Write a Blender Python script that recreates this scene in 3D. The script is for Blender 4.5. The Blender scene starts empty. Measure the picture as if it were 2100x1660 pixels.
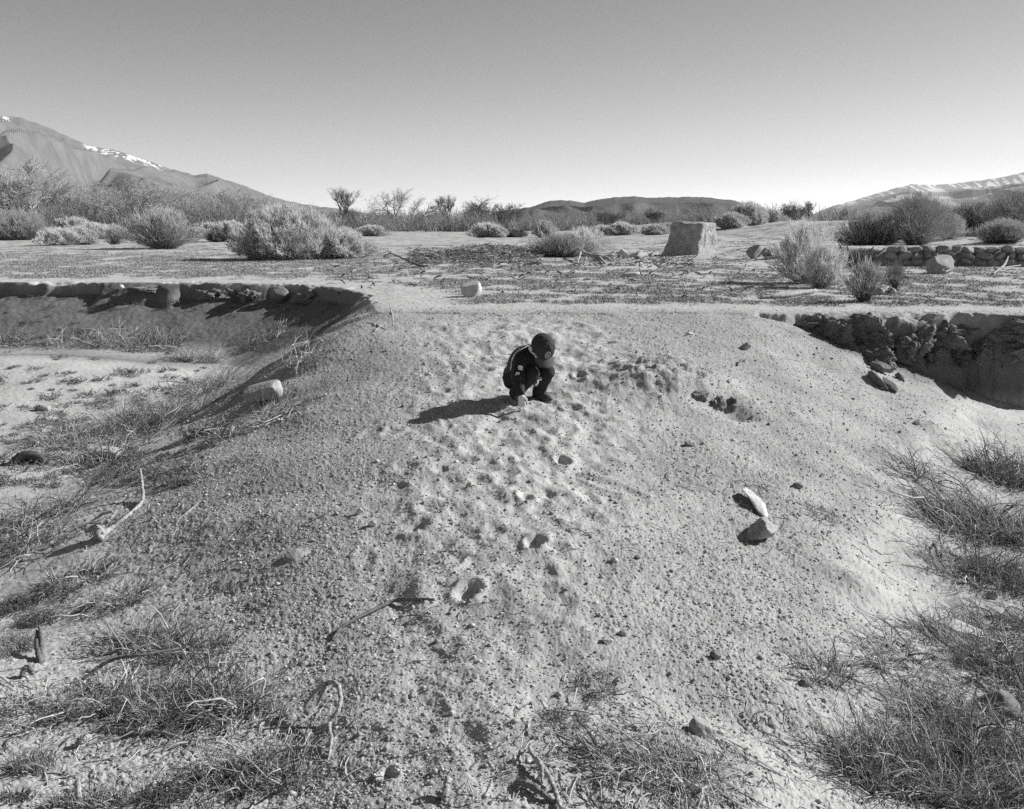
import bpy, bmesh, math, random
import numpy as np
from mathutils import Vector, Matrix

SC = bpy.context.scene
COL = SC.collection

# ------------------------------------------------------------------ camera
H_EYE = 1.2                       # eye height above the plain (plain z = 0)
FPX = 2017.0                      # focal length in pixels of the 2100 px wide photograph
PITCH = math.atan(369.0 / FPX)
cam_d = bpy.data.cameras.new('camera')
cam_d.sensor_fit = 'HORIZONTAL'
cam_d.sensor_width = 36.0
cam_d.lens = 36.0 * FPX / 2100.0
cam_d.clip_start = 0.05
cam_d.clip_end = 60000.0
cam = bpy.data.objects.new('camera', cam_d)
COL.objects.link(cam)
cam.location = (0, 0, H_EYE)
cam.rotation_euler = (math.pi / 2 - PITCH, 0, 0)
SC.camera = cam

# ------------------------------------------------------------------ sun and sky
SUN_EL = math.radians(30.5)
SUN_AZ = math.radians(20.0)       # measured from +x (right) towards +y (away from the camera)
sun_dir = Vector((math.cos(SUN_EL) * math.cos(SUN_AZ), math.cos(SUN_EL) * math.sin(SUN_AZ), math.sin(SUN_EL)))
sl = bpy.data.lights.new('sun', 'SUN')
sl.energy = 5.0
sl.angle = math.radians(0.53)
sl.color = (1.0, 0.995, 0.985)
sun = bpy.data.objects.new('sun', sl)
COL.objects.link(sun)
sun.rotation_euler = (-sun_dir).to_track_quat('-Z', 'Y').to_euler()

world = bpy.data.worlds.new('World')
SC.world = world
world.use_nodes = True
nt = world.node_tree
nt.nodes.clear()
n_out = nt.nodes.new('ShaderNodeOutputWorld')
n_bg = nt.nodes.new('ShaderNodeBackground')
n_sky = nt.nodes.new('ShaderNodeTexSky')
n_sky.sky_type = 'NISHITA'
n_sky.sun_disc = False
n_sky.sun_elevation = SUN_EL
n_sky.sun_rotation = math.radians(90) - SUN_AZ
n_sky.altitude = 1200
n_sky.air_density = 1.0
n_sky.dust_density = 0.35
n_sky.ozone_density = 1.0
# black and white film behind a red filter: the red channel of the sky, with the contrast of the film
n_sep = nt.nodes.new('ShaderNodeSeparateColor')
n_pow = nt.nodes.new('ShaderNodeMath'); n_pow.operation = 'POWER'; n_pow.inputs[1].default_value = 1.38
n_mul = nt.nodes.new('ShaderNodeMath'); n_mul.operation = 'MULTIPLY'; n_mul.inputs[1].default_value = 0.64
n_min = nt.nodes.new('ShaderNodeMath'); n_min.operation = 'MINIMUM'; n_min.inputs[1].default_value = 20.0
nt.links.new(n_sky.outputs[0], n_sep.inputs[0])
nt.links.new(n_sep.outputs[0], n_pow.inputs[0])
nt.links.new(n_pow.outputs[0], n_mul.inputs[0])
nt.links.new(n_mul.outputs[0], n_min.inputs[0])
nt.links.new(n_min.outputs[0], n_bg.inputs[0])
n_bg.inputs[1].default_value = 0.08
nt.links.new(n_bg.outputs[0], n_out.inputs[0])

SC.view_settings.view_transform = 'Standard'
SC.view_settings.look = 'None'
SC.view_settings.exposure = 0.62
SC.view_settings.gamma = 1.0
SC.render.engine = 'CYCLES'
SC.cycles.use_denoising = False
SC.cycles.max_bounces = 6
SC.cycles.diffuse_bounces = 4
SC.cycles.glossy_bounces = 1
SC.cycles.volume_bounces = 0
SC.cycles.caustics_reflective = False
SC.cycles.caustics_refractive = False

# ------------------------------------------------------------------ noise and mesh helpers
def hash01(ix, iy, seed=0):
    h = (ix.astype(np.int64) * 374761393 + iy.astype(np.int64) * 668265263 + seed * 1442695041) & 0xFFFFFFFF
    h = ((h ^ (h >> 13)) * 1274126177) & 0xFFFFFFFF
    h = ((h ^ (h >> 16)) * 2246822519) & 0xFFFFFFFF
    h = h ^ (h >> 15)
    return (h & 0xFFFFFF).astype(np.float64) / 16777216.0

def vnoise(x, y, seed=0):
    """smooth gradient noise, about -0.7 .. 0.7"""
    xi = np.floor(x); yi = np.floor(y)
    fx = x - xi; fy = y - yi
    u = fx * fx * fx * (fx * (fx * 6 - 15) + 10)
    v = fy * fy * fy * (fy * (fy * 6 - 15) + 10)
    def g(dx, dy):
        a = hash01(xi + dx, yi + dy, seed) * (2 * math.pi)
        return np.cos(a) * (fx - dx) + np.sin(a) * (fy - dy)
    a = g(0, 0); b = g(1, 0); c = g(0, 1); d = g(1, 1)
    return (a + (b - a) * u) * (1 - v) + (c + (d - c) * u) * v

def fbm(x, y, octaves=4, seed=0, gain=0.5):
    s = 0.0; amp = 1.0; f = 1.0
    for o in range(octaves):
        s = s + amp * vnoise(x * f + 17.3 * o, y * f - 9.1 * o, seed + o * 7)
        amp *= gain; f *= 2.03
    return s

def worley(x, y, seed=0):
    """distance to the nearest feature point and a random number of that point"""
    xi = np.floor(x); yi = np.floor(y)
    best = np.full(x.shape, 9.0); rid = np.zeros(x.shape)
    for dx in (-1, 0, 1):
        for dy in (-1, 0, 1):
            cx = xi + dx; cy = yi + dy
            px = cx + hash01(cx, cy, seed); py = cy + hash01(cx, cy, seed + 11)
            d = (px - x) ** 2 + (py - y) ** 2
            m = d < best
            best = np.where(m, d, best)
            rid = np.where(m, hash01(cx, cy, seed + 23), rid)
    return np.sqrt(best), rid

def sstep(a, b, x):
    t = np.clip((x - a) / (b - a), 0, 1)
    return t * t * (3 - 2 * t)

def smin(a, b, k):
    h = np.clip(0.5 + 0.5 * (b - a) / k, 0, 1)
    return b * (1 - h) + a * h - k * h * (1 - h)

def smax(a, b, k):
    return -smin(-a, -b, k)

def make_mesh(name, V, faces, mat=None, smooth=True, attrs=None):
    """V (n,3); faces: list of (m,k) index arrays"""
    me = bpy.data.meshes.new(name)
    V = np.ascontiguousarray(V, dtype=np.float32)
    me.vertices.add(len(V)); me.vertices.foreach_set('co', V.ravel())
    if not isinstance(faces, (list, tuple)): faces = [faces]
    faces = [np.asarray(f, dtype=np.int32) for f in faces if len(f)]
    nl = sum(f.size for f in faces); npoly = sum(len(f) for f in faces)
    me.loops.add(nl); me.polygons.add(npoly)
    me.loops.foreach_set('vertex_index', np.concatenate([f.ravel() for f in faces]))
    tot = np.concatenate([np.full(len(f), f.shape[1], dtype=np.int32) for f in faces])
    start = np.concatenate([[0], np.cumsum(tot)[:-1]]).astype(np.int32)
    me.polygons.foreach_set('loop_start', start)
    if smooth: me.polygons.foreach_set('use_smooth', np.ones(npoly, dtype=bool))
    if attrs:
        for k, a in attrs.items():
            at = me.attributes.new(k, 'FLOAT', 'POINT')
            at.data.foreach_set('value', np.ascontiguousarray(a, dtype=np.float32))
    me.update(calc_edges=True)
    me.validate()
    if mat: me.materials.append(mat)
    return me

def link(name, me, parent=None, loc=None, rot=None, scale=None):
    o = bpy.data.objects.new(name, me)
    COL.objects.link(o)
    if parent: o.parent = parent
    if loc is not None: o.location = loc
    if rot is not None: o.rotation_euler = rot
    if scale is not None: o.scale = scale
    return o

def tag(o, label=None, cat=None, group=None, kind=None):
    if label: o['label'] = label
    if cat: o['category'] = cat
    if group: o['group'] = group
    if kind: o['kind'] = kind
    return o

def tubes(P, R, sides=3):
    """P (N,K,3) centre lines, R (N,K) radii -> vertices, quads"""
    P = np.asarray(P, float); R = np.asarray(R, float)
    N, K, _ = P.shape
    T = np.gradient(P, axis=1)
    T /= np.linalg.norm(T, axis=2, keepdims=True) + 1e-9
    ref = np.where(np.abs(T[:, :1, 2:3]) > 0.8, np.array([[[1.0, 0, 0]]]), np.array([[[0, 0, 1.0]]]))
    A = np.cross(T, np.broadcast_to(ref, T.shape)); A /= np.linalg.norm(A, axis=2, keepdims=True) + 1e-9
    B = np.cross(T, A)
    ang = np.arange(sides) * 2 * math.pi / sides
    V = P[:, :, None, :] + R[:, :, None, None] * (np.cos(ang)[None, None, :, None] * A[:, :, None, :] + np.sin(ang)[None, None, :, None] * B[:, :, None, :])
    idx = np.arange(N * K * sides).reshape(N, K, sides)
    a = idx[:, :-1, :]; b = idx[:, 1:, :]
    F = np.stack([a, np.roll(a, -1, 2), np.roll(b, -1, 2), b], axis=-1).reshape(-1, 4)
    return V.reshape(-1, 3), F

def join(parts):
    Vs = []; Fs = []; off = 0
    for V, F in parts:
        Vs.append(V)
        for f in (F if isinstance(F, (list, tuple)) else [F]): Fs.append(np.asarray(f) + off)
        off += len(V)
    return np.concatenate(Vs), Fs

def surfnet(f, lo, hi, res):
    """surface of the signed distance function f (negative inside) by naive surface nets"""
    lo = np.array(lo, float); hi = np.array(hi, float)
    n = np.ceil((hi - lo) / res).astype(int) + 1
    ax = [lo[i] + res * np.arange(n[i]) for i in range(3)]
    X, Y, Z = np.meshgrid(*ax, indexing='ij')
    D = f(np.stack([X, Y, Z], -1))
    s = D < 0
    c = np.zeros(tuple(n - 1) + (3,)); cnt = np.zeros(tuple(n - 1))
    corners = [(i, j, k) for i in (0, 1) for j in (0, 1) for k in (0, 1)]
    def sl_(c0): return tuple(slice(c0[i], n[i] - 1 + c0[i]) for i in range(3))
    for a in range(8):
        for b in range(a + 1, 8):
            ca, cb = corners[a], corners[b]
            if sum(abs(ca[i] - cb[i]) for i in range(3)) != 1: continue
            da = D[sl_(ca)]; db = D[sl_(cb)]
            m = (da < 0) != (db < 0)
            t = np.where(m, da / np.where(m, da - db, 1), 0)
            for i in range(3): c[..., i] += np.where(m, ca[i] + t * (cb[i] - ca[i]), 0)
            cnt += m
    act = cnt > 0
    ids = -np.ones(act.shape, dtype=np.int64); ids[act] = np.arange(act.sum())
    w = np.argwhere(act)
    V = lo + res * (w + c[act] / cnt[act][:, None])
    F = []
    for axis in range(3):
        o1, o2 = [(1, 2), (2, 0), (0, 1)][axis]
        s0 = [slice(None)] * 3; s1 = [slice(None)] * 3
        s0[axis] = slice(0, -1); s1[axis] = slice(1, None)
        d0 = s[tuple(s0)]; d1 = s[tuple(s1)]
        e = np.argwhere(d0 != d1)
        e = e[(e[:, o1] > 0) & (e[:, o2] > 0) & (e[:, o1] < n[o1] - 1) & (e[:, o2] < n[o2] - 1)]
        def cell(da, db):
            q = e.copy(); q[:, o1] += da; q[:, o2] += db
            return ids[q[:, 0], q[:, 1], q[:, 2]]
        Q = np.stack([cell(-1, -1), cell(0, -1), cell(0, 0), cell(-1, 0)], -1)
        flip = ~d0[tuple(e.T)]
        Q[flip] = Q[flip][:, ::-1]
        F.append(Q)
    return V, np.concatenate(F)

# ------------------------------------------------------------------ materials (all in the greys of a black and white photograph)
def mat_basic(name, lo, hi, scale=8.0, detail=4.0, rough=0.9, bump=0.0, bump_scale=None, bump_dist=0.01, spec=0.25, obj_random=0.0):
    m = bpy.data.materials.new(name); m.use_nodes = True
    t = m.node_tree; b = t.nodes['Principled BSDF']
    b.inputs['Roughness'].default_value = rough
    b.inputs['Specular IOR Level'].default_value = spec
    tc = t.nodes.new('ShaderNodeTexCoord')
    nz = t.nodes.new('ShaderNodeTexNoise'); nz.inputs['Scale'].default_value = scale; nz.inputs['Detail'].default_value = detail
    nz.inputs['Roughness'].default_value = 0.65
    t.links.new(tc.outputs['Object'], nz.inputs['Vector'])
    mr = t.nodes.new('ShaderNodeMapRange')
    mr.inputs['From Min'].default_value = 0.3; mr.inputs['From Max'].default_value = 0.7
    mr.inputs['To Min'].default_value = lo; mr.inputs['To Max'].default_value = hi
    t.links.new(nz.outputs['Fac'], mr.inputs['Value'])
    out = mr.outputs[0]
    if obj_random:
        oi = t.nodes.new('ShaderNodeObjectInfo')
        r = t.nodes.new('ShaderNodeMapRange'); r.inputs['To Min'].default_value = 1 - obj_random; r.inputs['To Max'].default_value = 1 + obj_random
        t.links.new(oi.outputs['Random'], r.inputs['Value'])
        mm = t.nodes.new('ShaderNodeMath'); mm.operation = 'MULTIPLY'
        t.links.new(out, mm.inputs[0]); t.links.new(r.outputs[0], mm.inputs[1]); out = mm.outputs[0]
    t.links.new(out, b.inputs['Base Color'])
    if bump:
        n2 = t.nodes.new('ShaderNodeTexNoise'); n2.inputs['Scale'].default_value = bump_scale or scale * 3; n2.inputs['Detail'].default_value = 6
        t.links.new(tc.outputs['Object'], n2.inputs['Vector'])
        bp = t.nodes.new('ShaderNodeBump'); bp.inputs['Strength'].default_value = bump; bp.inputs['Distance'].default_value = bump_dist
        t.links.new(n2.outputs['Fac'], bp.inputs['Height']); t.links.new(bp.outputs[0], b.inputs['Normal'])
    return m

def translucent(m, fac):
    """thin dry leaves and stems let some light through"""
    t = m.node_tree; b = t.nodes['Principled BSDF']; out = t.nodes['Material Output']
    tr = t.nodes.new('ShaderNodeBsdfTranslucent'); mx = t.nodes.new('ShaderNodeMixShader'); mx.inputs[0].default_value = fac
    t.links.new(b.inputs['Base Color'].links[0].from_socket, tr.inputs[0])
    t.links.new(b.outputs[0], mx.inputs[1]); t.links.new(tr.outputs[0], mx.inputs[2]); t.links.new(mx.outputs[0], out.inputs[0])
    return m

M = {}
M['rock_pale'] = mat_basic('rock_pale', 0.38, 0.62, 9, bump=0.5, bump_scale=40, bump_dist=0.02)
M['rock_grey'] = mat_basic('rock_grey', 0.22, 0.42, 9, bump=0.6, bump_scale=35, bump_dist=0.02)
M['rock_dark'] = mat_basic('rock_dark', 0.12, 0.24, 14, bump=0.6, bump_scale=50, bump_dist=0.02)
M['clod'] = mat_basic('clod', 0.11, 0.24, 30, bump=1.0, bump_scale=60, bump_dist=0.02)
M['wall_rock'] = mat_basic('wall_rock', 0.2, 0.36, 7, bump=0.5, bump_scale=25, bump_dist=0.03)
M['adobe'] = mat_basic('adobe', 0.22, 0.5, 4, 10, bump=1.0, bump_scale=11, bump_dist=0.06)
M['bark_dark'] = mat_basic('bark_dark', 0.07, 0.14, 20)
M['bark_mid'] = mat_basic('bark_mid', 0.16, 0.27, 20)
M['bark_white'] = mat_basic('bark_white', 0.4, 0.6, 12)
M['twig_dark'] = mat_basic('twig_dark', 0.09, 0.16, 6)
M['twig_mid'] = mat_basic('twig_mid', 0.28, 0.42, 6)
M['stem_pale'] = translucent(mat_basic('stem_pale', 0.42, 0.6, 6), 0.3)
M['twig_pale'] = mat_basic('twig_pale', 0.36, 0.56, 6)
M['deadwood'] = mat_basic('deadwood', 0.14, 0.5, 45, bump=0.6, bump_scale=90, bump_dist=0.01)
M['deadwood_dark'] = mat_basic('deadwood_dark', 0.09, 0.2, 25, bump=0.6, bump_scale=70, bump_dist=0.006)
M['flower_pale'] = translucent(mat_basic('flower_pale', 0.7, 0.88, 3), 0.5)
M['flower_mid'] = translucent(mat_basic('flower_mid', 0.5, 0.66, 3), 0.5)
M['flower_dark'] = translucent(mat_basic('flower_dark', 0.22, 0.34, 3), 0.45)
M['grass_dark'] = mat_basic('grass_dark', 0.09, 0.2, 6)
M['grass_mid'] = mat_basic('grass_mid', 0.24, 0.4, 6)
M['straw'] = mat_basic('straw', 0.3, 0.5, 6)
M['thicket'] = mat_basic('thicket', 0.2, 0.4, 0.06)
# ------------------------------------------------------------------ the land
PLAIN = np.array([(-400, 40), (-60, 24.5), (-30, 22.3), (-18, 21.4), (-11, 21.0), (-7, 20.9), (-4.4, 20.3), (-3.3, 19.2), (-2.6, 17.6), (-2.15, 15.6), (-1.8, 13.6),
                  (1.0, 13.2), (3.4, 13.5), (5.0, 13.25), (6.2, 13.5), (7.3, 13.2), (9, 13.6), (15, 14.2), (60, 16), (400, 30), (400, 40000), (-400, 40000)], float)

def poly_sd(x, y, poly):
    """signed distance, positive inside"""
    d = np.full(x.shape, 1e18); ins = np.zeros(x.shape, bool)
    n = len(poly)
    for i in range(n):
        ax, ay = poly[i]; bx, by = poly[(i + 1) % n]
        ex, ey = bx - ax, by - ay
        t = np.clip(((x - ax) * ex + (y - ay) * ey) / (ex * ex + ey * ey), 0, 1)
        d = np.minimum(d, (x - ax - t * ex) ** 2 + (y - ay - t * ey) ** 2)
        with np.errstate(divide='ignore', invalid='ignore'):
            c = ((ay > y) != (by > y)) & (x < (bx - ax) * (y - ay) / (by - ay + 1e-12) + ax)
        ins ^= c
    d = np.sqrt(d)
    return np.where(ins, d, -d)

FOOT_PRINTS = []   # x, y, half width, half length, heading, depth - filled below

def path_mask(x, y):
    """trampled strip down the ramp"""
    cx = np.interp(y, [2, 4, 6, 8, 10, 12, 14], [-0.15, -0.15, 0.0, 0.15, 0.25, 0.1, 0.0])
    w = np.interp(y, [2, 4, 6, 8, 10, 12, 14], [0.6, 0.68, 0.85, 1.1, 1.25, 1.3, 1.3])
    w = w + 0.35 * fbm(x * 0.9, y * 0.9, 2, 91)
    return (1 - sstep(w * 0.35, w * 1.5, np.abs(x - cx))) * (1 - sstep(12, 14, y))

def macro(x, y):
    wob = fbm(x * 0.7, y * 0.7, 3, 5)
    wob2 = fbm(x * 2.6, y * 2.6, 3, 15)
    far = sstep(16, 60, y)
    zf = -1.27 + 0.05 * fbm(x * 0.5, y * 0.5, 3, 2)
    zf = zf + 0.27 * np.exp(-((x + 8.5) / 3.6) ** 2 - ((y - 15.2) / 1.5) ** 2)
    zf = zf + 0.18 * sstep(-1.5, -8, x) * sstep(6, 12, y)
    zf = zf + 0.24 * sstep(6.4, 4.6, y) * sstep(-0.5, -1.4, x)
    zr = np.interp(y, [0, 2, 3, 3.9, 4.9, 6.6, 7.8, 9, 10.2, 11.3, 12.4, 13.3, 14.4, 16, 500], [-.76, -.745, -.735, -.715, -.67, -.59, -.50, -.385, -.26, -.13, -.045, 0.0, 0.01, 0.0, 0.0])
    xfl = np.interp(y, [0, 2.6, 3.6, 4.6, 5.75, 7.3, 10.2, 13, 16, 20], [-2.0, -2.0, -2.1, -2.4, -3.1, -4.1, -4.3, -4.1, -4.2, -4.6])
    sl_ = np.interp(y, [0, 5, 10, 12.5, 30], [.27, .29, .35, .64, .70])
    xfr = np.interp(y, [0, 3.3, 4.1, 4.8, 6.5, 9.2, 11, 13, 14], [1.9, 1.9, 2.05, 2.45, 3.15, 4.6, 5.7, 7.0, 7.6])
    sr_ = np.interp(y, [0, 5, 9, 12, 30], [.40, .40, .38, .36, .36])
    rill = vnoise(x * 0.55 + wob * 0.4, y * 2.2, 31) * 0.06 + vnoise(x * 1.5, y * 5.2, 33) * 0.025
    rampl = -1.3 + sl_ * (x - xfl + 0.25 * wob)
    rampr = -1.3 + sr_ * (xfr + 0.35 * wob - x)
    slope = smin(rampl, rampr, 0.4)
    on = 1 - sstep(-0.25, 0.15, slope - zr)
    ramp = smin(zr, slope, np.interp(y, [0, 9, 13], [0.62, 0.5, 0.3])) + rill * on
    sd = poly_sd(x, y, PLAIN)
    rgt = sstep(2.2, 4.2, x)
    dl = -(sd + (1 - rgt) * (0.30 * vnoise(x * 0.45, y * 0.45, 17) + 0.10 * vnoise(x * 1.0, y * 1.0, 18) + 0.07 * fbm(x * 2.7, y * 2.7, 3, 20) * (1 - far)) + rgt * (0.42 * wob + 0.13 * wob2 * (1 - far) + 0.06 * vnoise(x * 7, y * 7, 19) * (1 - far)))
    dl = np.maximum(dl, 0)
    dls = np.maximum(-sd - 0.05 * wob, 0)
    rightw = sstep(2.2, 4.2, x)
    leftw = sstep(-3.0, -4.6, x)
    edge = fbm(x * 0.55, y * 0.25, 3, 44)
    wid = (0.07 + 1.0 * sstep(-0.12, 0.28, edge) * (1 - rightw)) + 0.12 * rightw
    scarp = 0.20 + 0.05 * leftw + 0.10 * edge * np.exp(-np.maximum(dls, 0) / 0.6) + 0.34 * rightw
    sl2 = 0.38 + 0.22 * sstep(-3.3, -2.5, x) + 1.9 * rightw
    plain = -scarp * sstep(0.0, 1.0, dl / wid) - sl2 * np.maximum(dls - 0.07, 0)
    # crumbling ledges of the right bank
    plain = plain + rightw * sstep(0.02, 0.15, dl) * (0.26 * fbm(x * 1.9 + 0.8 * y, y * 2.4, 4, 61) + 0.10 * fbm(x * 6.5, y * 6.5, 3, 63))
    plain = plain + sstep(0.1, 0.5, dl) * (1 - rightw) * 0.015 * vnoise(x * 2.4 + y * 1.2, y * 0.6, 71)
    h = smax(smax(ramp, plain, 0.10), zf, 0.22)
    # plain undulation, hummocks and the raised ground on the right
    inside = sstep(0.2, 4, sd)
    h = h + inside * (0.035 * fbm(x * 0.25, y * 0.25, 4, 81) + 0.10 * far * fbm(x * 0.07, y * 0.07, 3, 82) * (1 - sstep(150, 600, y)))
    berm = 0.5 * sstep(29.25, 29.75, y + 0.02 * x) * sstep(10.2 - np.clip((y - 30) * 0.5, 0.1, 7), 10.9, x) * (1 - 0.4 * sstep(32, 38, y))
    berm = berm + 0.62 * sstep(31, 46, y) * sstep(13, 22, x) + 0.42 * sstep(46, 66, y) * sstep(9, 19, x) * (1 + 0.7 * fbm(x * 0.15, y * 0.15, 3, 85))
    berm = berm * (1 - sstep(120, 260, y))
    h = h + berm
    # the rims have slumped here and there
    slump = np.clip(fbm(x * 1.3, y * 1.3, 4, 87) + 0.05, 0, 1)
    h = h - (0.15 + 0.12 * rgt) * slump * sstep(0.75, 0.0, np.abs(sd)) * np.maximum(sstep(-2.6, -3.4, x), rgt) * (1 - far)
    # crusted lip on the right shoulder of the ramp
    lip = np.exp(-((x - 1.55) / 0.62) ** 2 - ((y - 9.65) / 0.75) ** 2)
    h = h + 0.19 * lip + 0.12 * lip * fbm(x * 2.2, y * 2.2, 4, 95) + 0.02 * lip * fbm(x * 8, y * 8, 3, 96)
    h = h - 0.12 * np.exp(-((x - 2.02) / 0.22) ** 2 - ((y - 8.95) / 0.22) ** 2)
    return h

def footwork(x, y):
    d = np.zeros(x.shape); up = np.zeros(x.shape)
    for (fx, fy, a, b, th, dep) in FOOT_PRINTS:
        m = (np.abs(x - fx) < 0.5) & (np.abs(y - fy) < 0.5)
        if not m.any(): continue
        dx = x[m] - fx; dy = y[m] - fy
        u = dx * math.cos(th) + dy * math.sin(th); v = -dx * math.sin(th) + dy * math.cos(th)
        r = np.sqrt((u / a) ** 2 + (v / b) ** 2)
        r = r + 0.38 * fbm(x[m] * 10, y[m] * 10, 3, 301)
        deep = dep > 0.055
        d[m] = np.minimum(d[m], -(0.5 if deep else 0.42) * dep * (1 - sstep(0.45 if deep else 0.0, 1.02 if deep else 1.2, r)))
        up[m] = np.maximum(up[m], 0.2 * dep * np.exp(-((r - 1.35) / 0.35) ** 2))
    pm = path_mask(x, y)
    lump = 0.042 * fbm(x * 3.1 + 0.7 * y, y * 2.0, 3, 101) + 0.020 * vnoise(x * 7.0, y * 5.0, 105)
    lump = lump * (0.5 + 0.5 * sstep(4.0, 6.5, y))
    return d + up * (d > -0.004) + pm * lump + (1 - pm) * 0.012 * vnoise(x * 2.3, y * 2.3, 107) * (1 - sstep(14, 20, y))

def height(x, y):
    x = np.atleast_1d(np.asarray(x, float)); y = np.atleast_1d(np.asarray(y, float))
    return macro(x, y) + footwork(x, y)

def ray(px, py):
    u = (px - 1050.0) / FPX; v = (830.0 - py) / FPX
    return np.array([u, math.cos(PITCH) + v * math.sin(PITCH), -math.sin(PITCH) + v * math.cos(PITCH)])

_T = np.concatenate([np.arange(1.5, 26, 0.012), np.geomspace(26, 900, 2500)])
def hit(px, py):
    """point of the land seen at a place of the photograph"""
    d = ray(px, py)
    P = d[None, :] * _T[:, None]; P[:, 2] += H_EYE
    below = P[:, 2] < height(P[:, 0], P[:, 1])
    i = int(np.argmax(below)) if below.any() else len(_T) - 1
    return Vector((float(P[i, 0]), float(P[i, 1]), float(height(P[i, 0], P[i, 1])[0])))

def px_m(p):
    """photo pixels per metre at a point"""
    return FPX / (p.y * math.cos(PITCH) + (H_EYE - p.z) * math.sin(PITCH))

rng = np.random.default_rng(7)
_fp = []
for (px, py, w, l, th, dep) in [(1190, 770, .06, .10, .3, .06), (1140, 802, .06, .09, .4, .05), (1172, 838, .07, .11, .5, .05), (800, 885, .09, .13, -.2, .05), (905, 802, .07, .10, .6, .035),
        (1155, 950, .055, .08, .2, .07), (1078, 1020, .05, .07, .3, .08), (1098, 1112, .06, .09, -.2, .075), (960, 1217, .065, .09, -.35, .07), (940, 1390, .06, .09, .5, .022), (1015, 1365, .06, .12, 0, .02),
        (892, 1462, .05, .09, .3, .02), (798, 1592, .035, .05, .2, .06), (955, 1515, .06, .10, .4, .02), (1262, 1000, .07, .22, .9, .045), (985, 985, .08, .12, .3, .035), (830, 960, .10, .13, .1, .045),
        (900, 905, .08, .12, .6, .035), (960, 880, .07, .1, .2, .03), (1110, 905, .07, .1, .3, .035), (1165, 885, .07, .11, -.3, .035), (1040, 945, .07, .1, .3, .03), (880, 1040, .08, .12, .3, .04),
        (850, 1085, .09, .07, .1, .045), (930, 1150, .06, .14, -.2, .035), (1010, 1090, .06, .15, -.1, .03), (1120, 1180, .07, .1, .2, .03), (1210, 1060, .07, .12, .5, .03), (880, 1300, .06, .10, .3, .02),
        (925, 1320, .05, .09, .2, .03), (1060, 1290, .06, .1, .4, .025), (880, 1500, .05, .09, .2, .018), (880, 1345, .06, .09, 0, .018), (760, 890, .08, .16, -.3, .05), (1000, 760, .07, .09, 0, .03), (930, 745, .07, .09, .4, .03), (870, 840, .08, .1, .3, .03)]:
    p = hit(px, py)
    _fp.append((p.x, p.y, w, l, th, dep))
for k in range(120):
    y = rng.uniform(3.2, 12.2)
    x = np.interp(y, [2, 6, 10, 14], [-.15, 0, .2, 0]) + rng.normal(0, 0.4 + 0.03 * y)
    _fp.append((float(x), float(y), rng.uniform(.04, .08), rng.uniform(.07, .13), rng.uniform(-.7, .9), rng.uniform(.010, .034) * (0.55 if y < 5.2 else 1.0)))
FOOT_PRINTS.extend(_fp)

def veg_mask(x, y):
    """low grey-green ground cover on the plain, 0..1"""
    n = 0.8 * fbm(x * 0.6, y * 0.42, 4, 121) + 0.75 * fbm(x * 1.7, y * 1.3, 3, 125)
    sd = poly_sd(x, y, PLAIN)
    left = sstep(2.0, -6.0, x) * sstep(21.5, 24, y) * (1 - sstep(34, 46, y))
    near = sstep(14.2, 15.6, y) * (1 - sstep(27, 33, y)) * sstep(-3, -1, x)
    v = sstep(-0.22, 0.28, n + 0.34 * left + 0.16 * near - 0.10)
    return v * sstep(0.9, 1.8, sd) * sstep(14.0, 15.2, y)

def detail(x, y, h, r):
    pm = path_mask(x, y)
    pave = 1 - sstep(12.5, 17, r)
    coarse = 1.05 + 0.45 * fbm(x * 0.8, y * 0.8, 2, 131)
    coarse = np.clip(coarse * (1 - 0.4 * pm), 0.15, 1.5)
    coarse = coarse * (1 - 0.75 * sstep(-1.0, -1.2, h) * sstep(-1.5, -2.2, x))
    out = np.zeros(x.shape)
    m = r < 17
    xs, ys = x[m], y[m]
    for (cell, amp, seed, keep) in ((0.016, 0.0050, 141, 0.15), (0.037, 0.0060, 151, 0.7)):
        f1, rid = worley(xs / cell, ys / cell, seed)
        dome = np.sqrt(np.clip(1 - (f1 / (0.32 + 0.25 * rid)) ** 2, 0, 1)) * (rid > keep) * (0.4 + 0.6 * rid)
        out[m] += amp * dome
    out *= coarse * (0.25 + 0.75 * pave)
    out += 0.006 * (1 - 0.4 * pm) * fbm(x * 14, y * 14, 3, 171) * (r < 40)
    # grassy roughness on the plain
    out += sstep(14, 17, y) * (1 - sstep(60, 120, r)) * (0.010 * fbm(x * 9, y * 9, 2, 175) + 0.006 * vnoise(x * 1.7, y * 2.4, 177))
    return out, coarse

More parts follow.
